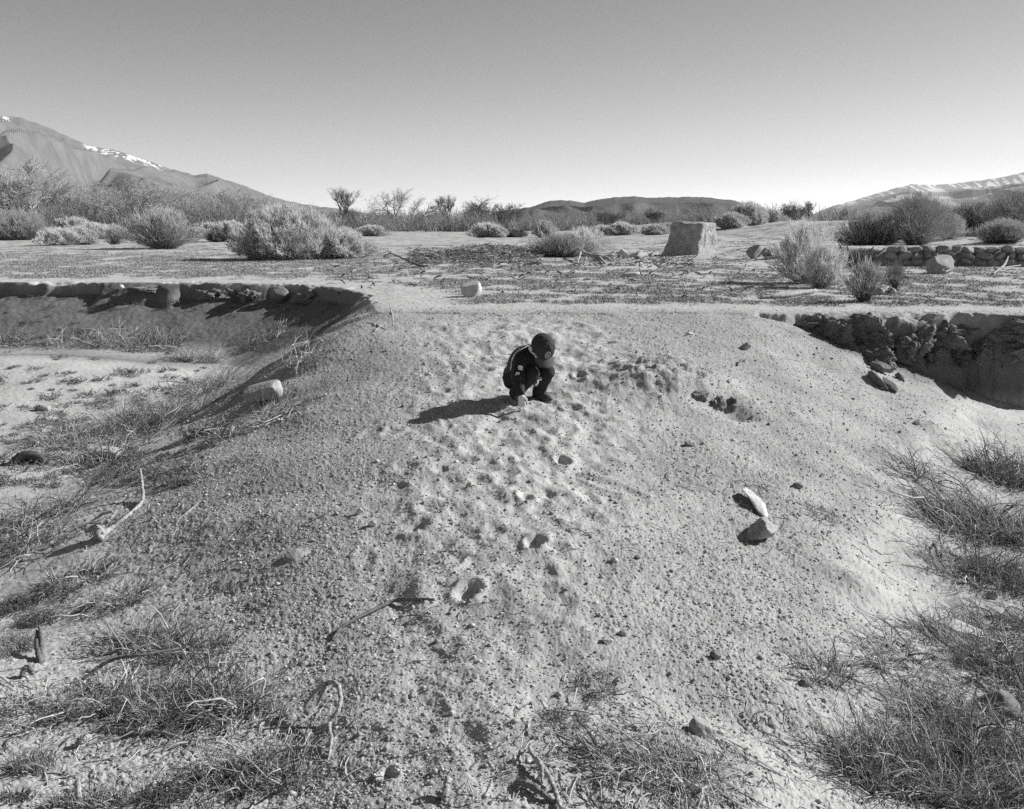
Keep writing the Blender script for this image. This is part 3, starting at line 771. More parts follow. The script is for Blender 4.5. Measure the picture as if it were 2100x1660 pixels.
SHRUBS = [  # key, px, distance, scale xyz, label
 ('big', 592, 35.2, (1.05, 1.0, 1.08), 'largest pale rounded shrub standing on the plain left of centre', 0.3),
 ('low', 700, 36.2, (.95, .9, .98), 'pale low shrub pressed against the right side of the largest shrub', 1.2),
 ('broom_mid', 520, 34.6, (1.0, .9, .8), 'darker feathery shrub at the left foot of the largest shrub', 2.0),
 ('vase', 333, 50, (1.1, 1.1, 1.0), 'vase shaped dark bush of bare stems on the pale sand', 0.5),
 ('pale', 472, 72, (1.05, 1, 1.15), 'pale rounded shrub with a black shadowed side, left of the largest shrub', .4),
 ('dark', 450, 71, (.75, .7, .75), 'dark low shrub touching the pale rounded one beside it', .9),
 ('pale', 118, 58, (1.3, 1.0, .8), 'wide low pale shrub with sagging crown near the left edge', 1.4),
 ('pale', 160, 60, (1.0, .9, .85), 'pale shrub at the right end of the sagging one', 2.4),
 ('pale_tall', 150, 88, (1.5, 1.2, 1.15), 'tall pale shrub behind the sagging pale ones', 3.3),
 ('dark', 117, 84, (.95, .9, .9), 'small round black shrub among pale shrubs near the left edge', 4.),
 ('pale', 190, 84, (1.3, 1.2, 1.1), 'pale shrub right of the small black shrub', 5.),
 ('pale', 225, 86, (1.3, 1.1, 1.0), 'last pale shrub to the right in the cluster near the left edge', .2),
 ('pale', 85, 86, (1.2, 1.1, .75), 'low pale shrub beside the leaning fence post', 1.1),
 ('droop', 20, 80, (1.6, 1.4, 1.35), 'big grey drooping shrub at the left edge of the photo', .6),
 ('wiry', 232, 60, (2.4, 2., 1.6), 'low wiry shrub with bare forked stems left of the vase shaped bush', .6),
 ('pale', 402, 90, (1.0, 1., .8), 'small pale shrub between the vase shaped bush and the largest shrub', 2.),
 ('pale_tall', 425, 95, (1.3, 1., .9), 'grey shrub behind the small pale one left of the largest shrub', 3.1),
 ('pale', 760, 105, (1.4, 1., .9), 'low pale shrub at the right shoulder of the largest shrub, far off', 2.7),
 ('pale', 703, 110, (1.0, 1., .8), 'far pale shrub peeping over the low shrub beside the log', 1.7),
 ('pale', 1000, 92, (1.35, 1.1, 1.05), 'pale rounded shrub in front of the three dark bare trees', .7),
 ('pale', 1018, 91, (.9, .9, .8), 'small pale shrub leaning on the right of the one before the three trees', 1.9),
 ('dark', 1050, 94, (1.1, 1., .7), 'dark low shrub just right of the pale one before the three trees', 2.9),
 ('pale_tall', 1117, 92, (.95, .9, .95), 'egg shaped grey shrub standing alone below the hill', 3.7),
 ('pale', 1275, 88, (1.25, 1.1, .9), 'pale low shrub left of the concrete block, below the highest hump', 4.6),
 ('pale', 1235, 92, (1.0, 1., .75), 'pale shrub at the back of the dark spreading bush', 4.9),
 ('pale', 1342, 82, (1.0, .9, .7), 'small pale shrub close to the left side of the concrete block', 5.3),
 ('pale', 1370, 85, (.9, .9, .7), 'tiny pale shrub touching the edge of the concrete block', 5.8),
 ('pale_tall', 1535, 80, (1.6, 1.3, 1.15), 'tall pale shrub right of the concrete block', .9),
 ('pale', 1500, 76, (1.2, 1.1, .9), 'low pale shrub between the concrete block and the tall pale one', 1.6),
 ('pale', 1572, 84, (1.1, 1., .9), 'grey pale shrub at the right of the tall one by the block', 2.3),
 ('droop', 1150, 37.5, (.62, .55, .50), 'dark spreading bush behind the bleached fallen branch', 2.2),
 ('broom_mid', 1200, 38.5, (1.3, 1.1, .85), 'feathery grey bush rising behind the dark spreading one', .8),
 ('broom_mid', 1655, 20.8, (.86, .8, .98), 'feathery grey broom like bush in front of the rubble', .4),
 ('broom_mid', 1692, 19.0, (.55, .5, .65), 'smaller thin bush at the right foot of the feathery broom', 2.6),
 ('wiry', 1783, 15.6, (1.0, 1.0, 1.0), 'wiry dark bush at the brink of the right hollow', .3),
 ('wiry', 1842, 18.0, (.75, .7, .75), 'small wiry bush right of the one at the brink', 1.3),
 ('droop', 1787, 40, (.66, .6, .82), 'dark drooping bush above the left end of the stone wall', .5),
 ('broom', 1880, 40, (1.0, 1.0, .95), 'tall feathery broom bush above the stone wall, before the snowy mountain', 1.5),
 ('droop', 2003, 46, (.68, .6, .8), 'dark tangled bush high on the bank at the right', 2.5),
 ('broom', 2080, 44, (.9, .9, .85), 'tall feathery bush at the right edge of the photo', 3.5),
 ('droop', 2060, 38, (.6, .5, .5), 'low dark bush spilling over the bank behind the wall', 4.4),
 ('broom_mid', 1945, 42, (1.0, .9, .8), 'grey broom bush between the feathery one and the tangled one on the bank', 5.1),
]
for key, px, d, sc, label, rot in SHRUBS:
    put_shrub(key, on_ground(px, d), label, sc, rot, G_SHRUB)

# ------------------------------------------------------------------ the air: one even box of thin haze
def build_haze():
    V = np.array([(sx * 9500, sy * 9500, z) for z in (-7.0, 640.0) for sx, sy in ((-1, -1), (1, -1), (1, 1), (-1, 1))], float)
    F = np.array([(3, 2, 1, 0), (4, 5, 6, 7), (0, 1, 5, 4), (1, 2, 6, 5), (2, 3, 7, 6), (3, 0, 4, 7)])
    m = bpy.data.materials.new('haze'); m.use_nodes = True; t = m.node_tree; t.nodes.clear()
    o = t.nodes.new('ShaderNodeOutputMaterial'); v = t.nodes.new('ShaderNodeVolumePrincipled')
    v.inputs['Color'].default_value = (.9, .9, .9, 1); v.inputs['Density'].default_value = HAZE_DENSITY
    t.links.new(v.outputs[0], o.inputs['Volume'])
    tag(link('haze', make_mesh('haze', V, F, m, False)), 'thin pale haze in front of the mountains', 'haze', kind='stuff')
HAZE_DENSITY = 0.000065
build_haze()
# ------------------------------------------------------------------ stones and clods
from mathutils import noise as mnoise

def ico(sub):
    bm = bmesh.new(); bmesh.ops.create_icosphere(bm, subdivisions=sub, radius=1.0)
    V = np.array([v.co[:] for v in bm.verts]); F = np.array([[v.index for v in f.verts] for f in bm.faces]); bm.free()
    return V, F
ICO = {k: ico(k) for k in (1, 2, 3, 4, 5)}

def n3(V, scale, seed, octv=4):
    return np.array([mnoise.fractal(Vector(v) * scale + Vector((seed * 3.7, seed * 1.3, -seed * 2.1)), 0.9, 2.1, octv) for v in V])

def rock_geo(seed, dims, facets=9, cut=0.62, rough=0.05, sub=4, rough_scale=2.2, boxy=1.0):
    V, F = ICO[sub]; V = np.sign(V) * np.abs(V) ** boxy
    r = np.random.default_rng(seed)
    for i in range(facets):
        n = r.normal(size=3); n /= np.linalg.norm(n)
        d = r.uniform(cut - 0.12, cut + 0.16)
        s = V @ n - d
        V -= np.maximum(s, 0)[:, None] * n * 0.97
    nn = V / (np.linalg.norm(V, axis=1, keepdims=True) + 1e-9)
    V += nn * (rough * n3(V, rough_scale, seed) + 0.35 * rough * n3(V, rough_scale * 3.3, seed + 50))[:, None]
    mn, mx = V.min(0), V.max(0)
    V = (V - (mn + mx) / 2) / (mx - mn) * np.array(dims)
    return V, F

def rock_mesh(name, seed, dims, mat, **kw):
    V, F = rock_geo(seed, dims, **kw)
    return make_mesh(name, V, F, mat)

def put_rock(name, cat, px, py, dims, label, mat, seed, sink=0.25, rot=(0, 0, 0), group=None, **kw):
    """px, py: where the middle of its foot is seen"""
    p = hit(px, py)
    o = link(name, rock_mesh(name, seed, dims, M[mat], **kw), loc=(p.x, p.y, p.z + dims[2] * (0.5 - sink)), rot=rot)
    return tag(o, label, cat, group)

put_rock('rock', 'rock', 966, 609, (.36, .34, .29), 'pale triangular rock alone on the grassy plain behind the child', 'rock_pale', 4, .12, (0, 0, .5), facets=6, cut=.36, rough=.03)
put_rock('boulder', 'boulder', 541, 826, (.40, .23, .20), 'large squared boulder on the left shoulder of the ramp, its right end sunlit', 'rock_grey', 9, -.02, (.12, -.24, .12), facets=7, cut=.95, boxy=.45, rough=.03)
put_rock('rock', 'rock', 1552, 1044, (.115, .42, .06), 'long pale slab of stone on the right slope above the brown clod', 'rock_pale', 12, .0, (0.40, .25, .32), facets=10, cut=.55, rough=.05)
put_rock('earth_clod', 'clod', 1558, 1100, (.24, .27, .13), 'crumbling brown clod of earth just below the long pale slab', 'rock_grey', 15, .15, (-.25, .3, 2.2), facets=9, cut=.6, rough=.16, rough_scale=3.0)
put_rock('rock', 'rock', 1440, 1506, (.095, .13, .07), 'grey teardrop stone with a pointed tail low on the right slope', 'rock_grey', 18, .12, (0, 0, .55), facets=6, cut=.55, rough=.05)
put_rock('boulder', 'boulder', 2040, 1462, (.24, .2, .14), 'grey cracked boulder half hidden in the dry brush at the lower right', 'rock_dark', 21, .15, (0, .2, -.3), facets=9, cut=.6, rough=.06)
put_rock('rock', 'rock', 1962, 1300, (.30, .18, .10), 'pale flat rock showing through the brush at the right edge of the slope', 'rock_pale', 24, .2, (0, .25, -.5), facets=9, cut=.55, rough=.05)
put_rock('rock', 'rock', 221, 938, (.34, .26, .15), 'pale rounded rock among the dead brush in the left hollow', 'rock_pale', 27, .25, (0, 0, .2), facets=5, cut=.7, rough=.05)
put_rock('rock', 'rock', 612, 1140, (.19, .12, .06), 'flat half buried stone in the gravel left of the footprints', 'rock_grey', 30, .52, (.1, -.15, .5), facets=6, cut=.7, rough=.04)
put_rock('boulder', 'boulder', 1924, 561, (.85, .6, .50), 'rounded boulder lying in front of the stone wall', 'rock_grey', 33, .12, (0, -.3, .3), facets=6, cut=.68, rough=.04)
put_rock('rock', 'rock', 1881, 871, (.075, .07, .055), 'small white stone alone on the upper right slope', 'rock_pale', 36, .15)
put_rock('rock', 'rock', 1292, 568, (.42, .30, .14), 'low pale stone on the plain between the white rock and the feathery bush', 'rock_pale', 39, .2, facets=8, cut=.5)
put_rock('boulder', 'boulder', 573, 617, (.40, .34, .32), 'dark round boulder lodged in the left bank under its rim', 'rock_dark', 42, .1, facets=5, cut=.75)
put_rock('rock', 'rock', 248, 597, (.15, .12, .14), 'small white stone caught under the rim of the left bank', 'rock_pale', 45, .1)
put_rock('rock', 'rock', 1246, 1318, (.05, .045, .035), 'small bright white stone at the lower middle of the ramp', 'rock_pale', 48, .15)
put_rock('rock', 'rock', 1277, 1304, (.045, .035, .03), 'small grey stone just above the bright white one at the lower middle', 'rock_grey', 49, .15)
put_rock('rock', 'rock', 1261, 1152, (.05, .04, .032), 'small pale stone right of the deepest footprint', 'rock_pale', 50, .15)
put_rock('rock', 'rock', 1634, 1001, (.10, .07, .05), 'small dark flat stone right of the long pale slab', 'rock_dark', 51, .15, (0, 0, .4))
put_rock('rock', 'rock', 1414, 916, (.09, .06, .045), 'small dark stone on the bare slope below the crusted lip', 'rock_dark', 52, .15)
put_rock('rock', 'rock', 1529, 716, (.12, .10, .09), 'grey angular stone above the crusted lip on the right shoulder', 'rock_grey', 53, .15)
put_rock('rock', 'rock', 1414, 688, (.10, .06, .05), 'small pale stone at the brow of the ramp', 'rock_pale', 54, .15)
put_rock('rock', 'rock', 739, 1056, (.055, .045, .05), 'pale pebble standing beside the short straight stick', 'rock_pale', 55, .1)
put_rock('rock', 'rock', 765, 1080, (.05, .04, .05), 'pale upright stone left of the trampled path', 'rock_pale', 56, .1)
put_rock('rock', 'rock', 1650, 1408, (.07, .05, .045), 'dark brown stone on the lower right slope above the dead weed', 'rock_dark', 57, .12, (0, 0, .5))
put_rock('rock', 'rock', 1467, 1352, (.06, .05, .04), 'small dark stone on the lower slope right of the white ones', 'rock_dark', 58, .12)
put_rock('rock', 'rock', 2032, 1228, (.08, .07, .06), 'small grey stone at the edge of the right brush', 'rock_grey', 59, .12)
put_rock('rock', 'rock', 87, 842, (.22, .15, .10), 'low grey stone on the pale sand flat of the left hollow', 'rock_grey', 60, .2)
put_rock('rock', 'rock', 100, 862, (.20, .12, .05), 'flat pale stone in front of the grey one on the sand flat', 'rock_pale', 61, .2)
put_rock('rock', 'rock', 1307, 1148, (.04, .03, .025), 'tiny dark stone right of the small pale one by the deepest footprint', 'rock_dark', 62, .12)
# jagged stones left of the feathery bush
for k, (px, py, dm, lab) in enumerate([(1548, 530, (.55, .4, .52), 'jagged leaning stone at the left of the rubble by the feathery bush'), (1572, 531, (.5, .4, .40), 'jagged middle stone of the rubble by the feathery bush'),
        (1594, 528, (.5, .4, .48), 'tallest jagged stone of the rubble, against the feathery bush'), (1612, 512, (.5, .4, .36), 'pale stone at the back of the rubble by the feathery bush')]):
    put_rock('rock', 'rock', px, py, dm, lab, 'rock_pale' if k == 3 else 'rock_grey', 70 + k, .1, (.2, .3 * (-1) ** k, k), group='rubble beside the feathery bush', facets=11, cut=.4, rough=.03)
# lumps of the eroded banks
BANK = [(432, 611, (.80, .5, .40)), (470, 608, (.6, .45, .34)), (512, 609, (.9, .5, .30)), (632, 613, (.85, .55, .38)), (300, 594, (.9, .4, .2))]
for k, (px, py, dm) in enumerate(BANK):
    put_rock('earth_clod', 'clod', px, py, dm, 'crumbling lump of dark earth under the rim of the left bank', 'clod', 90 + k, .5, (0, 0, k), group='lumps of earth under the left rim', facets=6, cut=.6, rough=.38, rough_scale=2.0, sub=5)
BANKR = [(1710, 690, (.8, .5, .40)), (1790, 704, (.9, .6, .62)), (1872, 716, (.7, .6, .62)), (1800, 742, (.6, .5, .40)), (1960, 690, (1.1, .5, .30)), (2070, 700, (1.0, .5, .36)), (1910, 748, (.5, .4, .3)), (1930, 700, (.9, .45, .42)), (2010, 715, (.8, .4, .40)), (2095, 730, (.8, .45, .42)), (1965, 742, (.5, .35, .3)), (1660, 668, (.7, .4, .24))]
for k, (px, py, dm) in enumerate(BANKR):
    put_rock('earth_clod', 'clod', px, py, dm, 'crumbling block of dark earth in the right bank', 'clod', 110 + k, .45, (0, 0, 1.7 * k), group='blocks of earth in the right bank', facets=8, cut=.5, rough=.42, rough_scale=2.0, sub=5)
for k, (px, py, dm, rz, lab) in enumerate([(1800, 790, (.11, .36, .12), .5, 'dark fallen slab of earth, longest of three on the right slope'), (1824, 797, (.11, .28, .10), .6, 'dark fallen slab of earth, middle one of three on the right slope'),
        (1845, 780, (.10, .20, .09), .5, 'short dark slab of earth at the right of the three fallen ones'), (1806, 765, (.26, .18, .14), 0, 'crumbly clod above the three fallen slabs of earth')]):
    put_rock('earth_clod', 'clod', px, py, dm, lab, 'rock_dark' if k < 3 else 'clod', 130 + k, .12, (.45, .2, rz), facets=12, cut=.5, rough=.08)
for k, (px, py, dm, rz) in enumerate([(1432, 816, (.3, .2, .16), .5), (1470, 830, (.28, .22, .2), 1.), (1500, 830, (.22, .2, .18), 1.4), (1258, 705, (.2, .12, .08), .3)]):
    put_rock('earth_clod', 'clod', px, py, tuple(.8 * q for q in dm), 'crusted lump of earth along the crumbling lip of the right shoulder', 'clod', 140 + k, .5, (0, 0, rz), group='lumps along the crumbling lip', facets=6, cut=.55, rough=.36, rough_scale=2.6)

# ------------------------------------------------------------------ concrete block on the plain
def build_block():
    p = hit(1420, 520)
    yaw = math.radians(-39)
    def f(P):
        c, s = math.cos(-yaw), math.sin(-yaw)
        x = P[..., 0] * c - P[..., 1] * s; y = P[..., 0] * s + P[..., 1] * c; z = P[..., 2]
        # x: towards the sunlit right face, y: away from the shaded left face
        d = smax(x - (0.72 - 0.02 * z), -x - (0.80 - 0.10 * z), .12)
        d = smax(d, smax(-y - (0.95 - 0.36 * z), y - (0.72 - 0.05 * z), .12), .14)
        d = smax(d, z - (1.20 - 0.05 * x + 0.035 * np.sin(x * 5) * np.sin(y * 4 + 1)), .08)
        n = 0.09 * vnoise(x * 1.7 + z * 1.3, y * 1.7 - z * 1.6, 3) + 0.05 * vnoise(x * 3.6 + z * 2.9, y * 3.6 - z * 3.1, 9) + 0.02 * vnoise(x * 7 + z * 5, y * 7 - z * 6, 5)
        return (d + n) * 0.9
    V, F = surfnet(f, (-1.4, -1.4, -.25), (1.4, 1.4, 1.4), .035)
    o = link('concrete_block', make_mesh('concrete_block', V, F, M['adobe']), loc=p)
    tag(o, 'big weathered concrete block with sloping sides standing alone on the plain', 'block')
build_block()

# ------------------------------------------------------------------ stone wall at the right
def build_wall():
    e = link('stone_wall', None, loc=(12.5, 29.2, 0)); tag(e, 'low retaining wall of round piled boulders below the bushes at the right', 'wall')
    protos = [rock_mesh('stone', 160 + k, (1, .9, .8), M['wall_rock'], facets=6, cut=.66, rough=.05, sub=3) for k in range(7)]
    r = random.Random(8)
    n = 0
    for row, (z, h_) in enumerate(((.10, .30), (.30, .28), (.47, .24))):
        x = 10.85 + 0.1 * row
        while x < 17.5:
            w = r.uniform(.26, .56) if row < 2 else r.uniform(.24, .48)
            cx = x + w / 2
            gy = 29.2 - 0.02 * (cx - 10.8)
            gz = float(height(cx, gy - .35)[0])
            o = link('stone', protos[n % 7], e, loc=(cx - 12.5, gy - 29.2 + 0.05 * row + r.uniform(-.05, .05), gz + z + r.uniform(-.03, .03)), rot=(r.uniform(-.3, .3), r.uniform(-.5, .5), r.uniform(0, 6)), scale=(w * 1.12, .42, h_ * r.uniform(1.0, 1.3)))
            x += w * .93; n += 1
build_wall()

# ------------------------------------------------------------------ sticks, branches and logs
def spline(pts, n):
    """Catmull-Rom through pts (m,k) -> (n,k)"""
    P = np.array(pts, float)
    P = np.concatenate([[2 * P[0] - P[1]], P, [2 * P[-1] - P[-2]]])
    m = len(P) - 3
    t = np.linspace(0, m - 1e-6, n); i = t.astype(int); u = (t - i)[:, None]
    a, b, c, d = P[i], P[i + 1], P[i + 2], P[i + 3]
    return 0.5 * (2 * b + (c - a) * u + (2 * a - 5 * b + 4 * c - d) * u ** 2 + (-a + 3 * b - 3 * c + d) * u ** 3)

def stick_geo(pts, radii, sides=8, n=26, rough=.11, seed=0):
    S = spline([tuple(p) + (r_,) for p, r_ in zip(pts, radii)], n)
    r = np.random.default_rng(seed)
    R = np.maximum(S[:, 3], .0008) * (1 + rough * r.normal(size=n))
    P = S[:, :3] + r.normal(0, 1, (n, 3)) * (R * rough)[:, None]
    P = np.concatenate([P[:1], P, P[-1:]]); R = np.concatenate([[R[0] * .05], R, [R[-1] * .05]])
    return tubes(P[None], R[None], sides)

def gp(px, py, lift=0.0):
    p = hit(px, py); return (p.x, p.y, p.z + lift)

def put_stick(name, cat, label, mat, limbs, group=None, seed=0):
    """limbs: list of ([(px, py, lift)...], [radii])"""
    o0 = Vector(gp(*limbs[0][0][0]))
    geo = []
    for k, (pp, rr_) in enumerate(limbs):
        pts = [tuple(Vector(gp(*q)) - o0) for q in pp]
        geo.append(stick_geo(pts, rr_, seed=seed + k, n=max(14, 9 * len(pp))))
    V, F = join(geo)
    return tag(link(name, make_mesh(name, V, F, M[mat]), loc=o0), label, cat, group)

put_stick('driftwood', 'branch', 'thick pale driftwood branch bent upward at its end, on the left slope', 'deadwood',
          [([(206, 1110, .035), (228, 1092, .03), (262, 1064, .02), (292, 1036, .03), (293, 1020, .10), (290, 1000, .16)], [.030, .018, .013, .013, .014, .007]), ([(206, 1112, .02), (203, 1106, .06), (212, 1102, .07)], [.03, .04, .02])], seed=1)
put_stick('driftwood', 'branch', 'short forked piece of driftwood beside the bent branch on the left slope', 'deadwood',
          [([(208, 1084, .01), (224, 1076, .03), (241, 1060, .05)], [.012, .014, .008]), ([(190, 1071, .01), (214, 1064, .04), (232, 1060, .04)], [.006, .012, .009])], seed=4)
put_stick('stick', 'stick', 'long curved stick lying on the gravel left of the footprints', 'deadwood_dark',
          [([(680, 1318, .01), (706, 1293, .025), (760, 1262, .02), (810, 1240, .022), (850, 1236, .015), (892, 1234, .012)], [.006, .009, .011, .012, .011, .007])], seed=7)
put_stick('branch', 'branch', 'twisted pale branch arched over the sand at the lower left of the ramp', 'deadwood',
          [([(622, 1460, .02), (655, 1446, .08), (682, 1446, .11), (698, 1458, .10), (697, 1482, .07), (676, 1500, .03), (680, 1530, .03), (672, 1572, .01)], [.004, .010, .012, .010, .009, .010, .008, .003]),
           ([(676, 1500, .03), (640, 1512, .02), (655, 1530, .01)], [.010, .008, .004]), ([(688, 1487, .04), (712, 1480, .02)], [.008, .004]), ([(668, 1450, .1), (650, 1470, .05)], [.010, .005])], seed=10)
put_stick('branch', 'branch', 'split grey branch lying at the bottom edge of the photo', 'deadwood',
          [([(1102, 1538, .03), (1086, 1552, .035), (1100, 1576, .03), (1122, 1604, .03), (1140, 1640, .02), (1150, 1668, .02)], [.003, .006, .009, .010, .010, .008]), ([(1100, 1578, .04), (1110, 1600, .05), (1112, 1618, .02)], [.008, .009, .004])], seed=13)
put_stick('stick', 'stick', 'dark charred stick beside the split grey branch', 'deadwood_dark', [([(1055, 1612, .01), (1085, 1620, .02), (1112, 1640, .02), (1140, 1652, .01)], [.008, .013, .012, .006])], seed=15)
put_stick('wood_chip', 'wood chip', 'pale split chip of wood standing at the bottom of the ramp', 'deadwood', [([(912, 1645, .0), (918, 1622, .05)], [.016, .011])], seed=16)
put_stick('wood_chip', 'wood chip', 'white splinter of wood cut by the bottom edge of the photo', 'deadwood', [([(790, 1664, .01), (804, 1650, .03)], [.012, .006])], seed=17)
put_stick('wood_chip', 'wood chip', 'two dark prongs of rotten wood standing in the pale sand at the left', 'deadwood_dark',
          [([(83, 1362, .0), (78, 1345, .06), (79, 1330, .10)], [.016, .014, .006]), ([(88, 1360, .0), (87, 1340, .08), (84, 1325, .12)], [.014, .014, .006])], seed=18)
put_stick('wood_chip', 'wood chip', 'small dark chunk of root at the left below the two prongs', 'deadwood_dark', [([(45, 1395, .02), (58, 1390, .05), (68, 1392, .02)], [.010, .016, .008])], seed=19)
put_stick('wood_chip', 'wood chip', 'pale leaf shaped chip of wood on the sand at the lower left', 'deadwood', [([(152, 1538, .01), (170, 1530, .03), (186, 1520, .02)], [.004, .018, .006])], seed=20)
put_stick('stick', 'stick', 'short straight stick on the gravel beside the pale pebbles', 'deadwood', [([(618, 1082, .005), (650, 1068, .02), (684, 1053, .03)], [.003, .006, .007])], seed=21)
put_stick('stick', 'stick', 'thin pale stick on the gravel right of the driftwood', 'deadwood', [([(364, 1070, .005), (390, 1052, .02), (412, 1034, .02)], [.004, .006, .003]), ([(370, 1052, .01), (392, 1052, .02)], [.003, .004])], seed=22)
put_stick('stick', 'stick', 'pale bleached stick half buried at the foot of the largest brush heap', 'deadwood', [([(400, 1608, .02), (432, 1592, .03), (466, 1578, .03)], [.008, .012, .009])], seed=23)
put_stick('stick', 'stick', 'bleached stick lying flat under the front of the largest brush heap', 'deadwood', [([(215, 1502, .02), (262, 1506, .02), (330, 1512, .02), (372, 1520, .01)], [.006, .009, .008, .004])], seed=24)
put_stick('stick', 'stick', 'long dark stick crossing the left brush heaps', 'deadwood_dark', [([(170, 1420, .06), (230, 1402, .12), (300, 1398, .14), (390, 1366, .10)], [.008, .009, .008, .004])], seed=25)
put_stick('branch', 'branch', 'pale branch running down from the twisted one to the brush at the left', 'deadwood', [([(510, 1590, .03), (560, 1568, .05), (610, 1556, .05), (665, 1548, .03)], [.012, .012, .010, .006]), ([(560, 1568, .05), (580, 1550, .04)], [.006, .003])], seed=26)
put_stick('stick', 'stick', 'thin dark twig reaching from the brush to the twisted branch', 'deadwood_dark', [([(540, 1505, .02), (590, 1507, .03), (640, 1508, .03), (700, 1495, .02)], [.004, .005, .005, .003])], seed=28)
put_stick('stick', 'stick', 'dark leaning stick at the upper edge of the right hand brush', 'deadwood_dark', [([(1893, 1038, .02), (1905, 1055, .04), (1920, 1076, .02)], [.008, .013, .010])], seed=29)
put_stick('stick', 'stick', 'dark curled twig on the sand left of the right hand brush', 'deadwood_dark', [([(1925, 1118, .04), (1918, 1138, .05), (1930, 1160, .02), (1946, 1178, .01)], [.008, .010, .008, .004])], seed=30)
put_stick('stick', 'stick', 'small dark twig on the slope above the long pale slab', 'deadwood_dark', [([(1512, 752, .01), (1520, 745, .03), (1530, 742, .02)], [.010, .014, .008])], seed=31)
put_stick('stick', 'stick', 'white forked twig at the left shoulder of the ramp by the shadowed bank', 'deadwood', [([(768, 682, .02), (790, 672, .06), (803, 664, .14), (806, 676, .05)], [.008, .010, .012, .008]), ([(803, 664, .14), (800, 655, .2)], [.010, .005])], seed=32)
put_stick('branch', 'branch', 'dark arched branch sprawling left of the wood litter on the plain', 'deadwood_dark', [([(786, 540, .2), (800, 541, .32), (815, 543, .26), (835, 545, .15), (862, 549, .05), (878, 549, .05)], [.012, .018, .022, .03, .03, .015]), ([(800, 541, .32), (794, 540, .45)], [.015, .008])], seed=34)
put_stick('branch', 'branch', 'bleached white fallen branch in front of the dark spreading bush', 'deadwood', [([(1182, 527, .35), (1192, 533, .3), (1205, 534, .18), (1230, 535, .12), (1248, 537, .1)], [.03, .05, .07, .07, .05]), ([(1192, 533, .3), (1184, 543, .05)], [.04, .02]), ([(1230, 536, .1), (1242, 545, .05)], [.05, .02])], seed=36)
put_stick('log', 'log', 'dark log lying far off right of the low pale shrub', 'deadwood_dark', [([(712, 482, .2), (740, 483, .2), (768, 482, .2)], [.26, .25, .22])], seed=38)
put_stick('log', 'log', 'pale bleached pole on the plain below the feathery bush', 'deadwood', [([(1560, 614, .03), (1610, 612, .05), (1672, 603, .06)], [.02, .04, .035])], seed=39)
put_stick('log', 'log', 'pale stick lying right of the feathery bush', 'deadwood', [([(1746, 569, .03), (1756, 564, .08), (1766, 559, .1)], [.03, .04, .03])], seed=40)
put_stick('log', 'log', 'pale weathered plank by the wiry bush at the brink', 'deadwood', [([(1815, 582, .05), (1840, 575, .08), (1866, 575, .06)], [.04, .05, .03])], seed=41)
put_stick('log', 'log', 'short pale stump of wood right of the wiry bush at the brink', 'deadwood', [([(1804, 606, .06), (1818, 603, .08), (1832, 605, .06)], [.05, .06, .05])], seed=42)
put_stick('log', 'log', 'long dark pole lying along the bank above the stone wall', 'deadwood_dark', [([(1800, 500, .08), (1840, 496, .1), (1885, 490, .1)], [.05, .06, .05])], seed=43)
put_stick('log', 'log', 'white piece of plank left of the rubble by the feathery bush', 'deadwood', [([(1550, 535, .05), (1572, 533, .08), (1592, 530, .06)], [.03, .05, .04])], seed=44)
put_stick('stick', 'stick', 'pale forked stick leaning on the boulder by the wall', 'deadwood', [([(1920, 545, .32), (1932, 563, .1), (1950, 562, .1)], [.02, .025, .015])], seed=45)
put_stick('stick', 'stick', 'long pale stick on the sand below the right end of the stone wall', 'deadwood', [([(2036, 566, .05), (2058, 556, .15), (2066, 548, .3)], [.02, .03, .015]), ([(2050, 560, .12), (2092, 552, .1)], [.02, .015])], seed=46)
put_stick('fence_post', 'post', 'weathered leaning fence post among the pale shrubs near the left edge', 'deadwood', [([(64, 470, 0), (63, 470, .9), (61, 470, 2.0)], [.10, .09, .08])], seed=47)
put_stick('log', 'log', 'dark lump of fallen wood on the pale sand below the vase shaped bush', 'deadwood_dark', [([(316, 508, .1), (328, 509, .18), (340, 509, .1)], [.06, .14, .05])], seed=48)
put_rock('rock', 'rock', 1312, 532, (.6, .5, .34), 'white angular rock right of the bleached fallen branch', 'rock_pale', 80, .1, facets=10, cut=.4)
put_rock('rock', 'rock', 1278, 531, (.45, .35, .40), 'pale pointed rock touching the bleached fallen branch', 'rock_pale', 81, .1, facets=10, cut=.4)

# dead agave like stump at the left end of the wall
def build_stump():
    p = on_ground(1762, 27.5); r = random.Random(3); geo = []
    for k in range(46):
        a = r.uniform(0, 6.28); L = r.uniform(.3, .85); rd = r.uniform(.1, .55); b = Vector((rd * .6 * math.cos(a), rd * .5 * math.sin(a), 0))
        d = Vector((math.cos(a) * r.uniform(.2, .9), math.sin(a) * r.uniform(.2, .9), r.uniform(.3, 1.2))).normalized()
        geo.append(stick_geo([tuple(b), tuple(b + d * L * .5 + Vector((0, 0, .05))), tuple(b + d * L - Vector((0, 0, .06)))], [r.uniform(.03, .06), r.uniform(.03, .05), .012], sides=5, n=8, seed=k))
    V, F = join(geo)
    tag(link('stump', make_mesh('stump', V, F, M['deadwood_dark']), loc=p), 'shaggy dead stump with ragged splinters at the left end of the stone wall', 'stump')
build_stump()

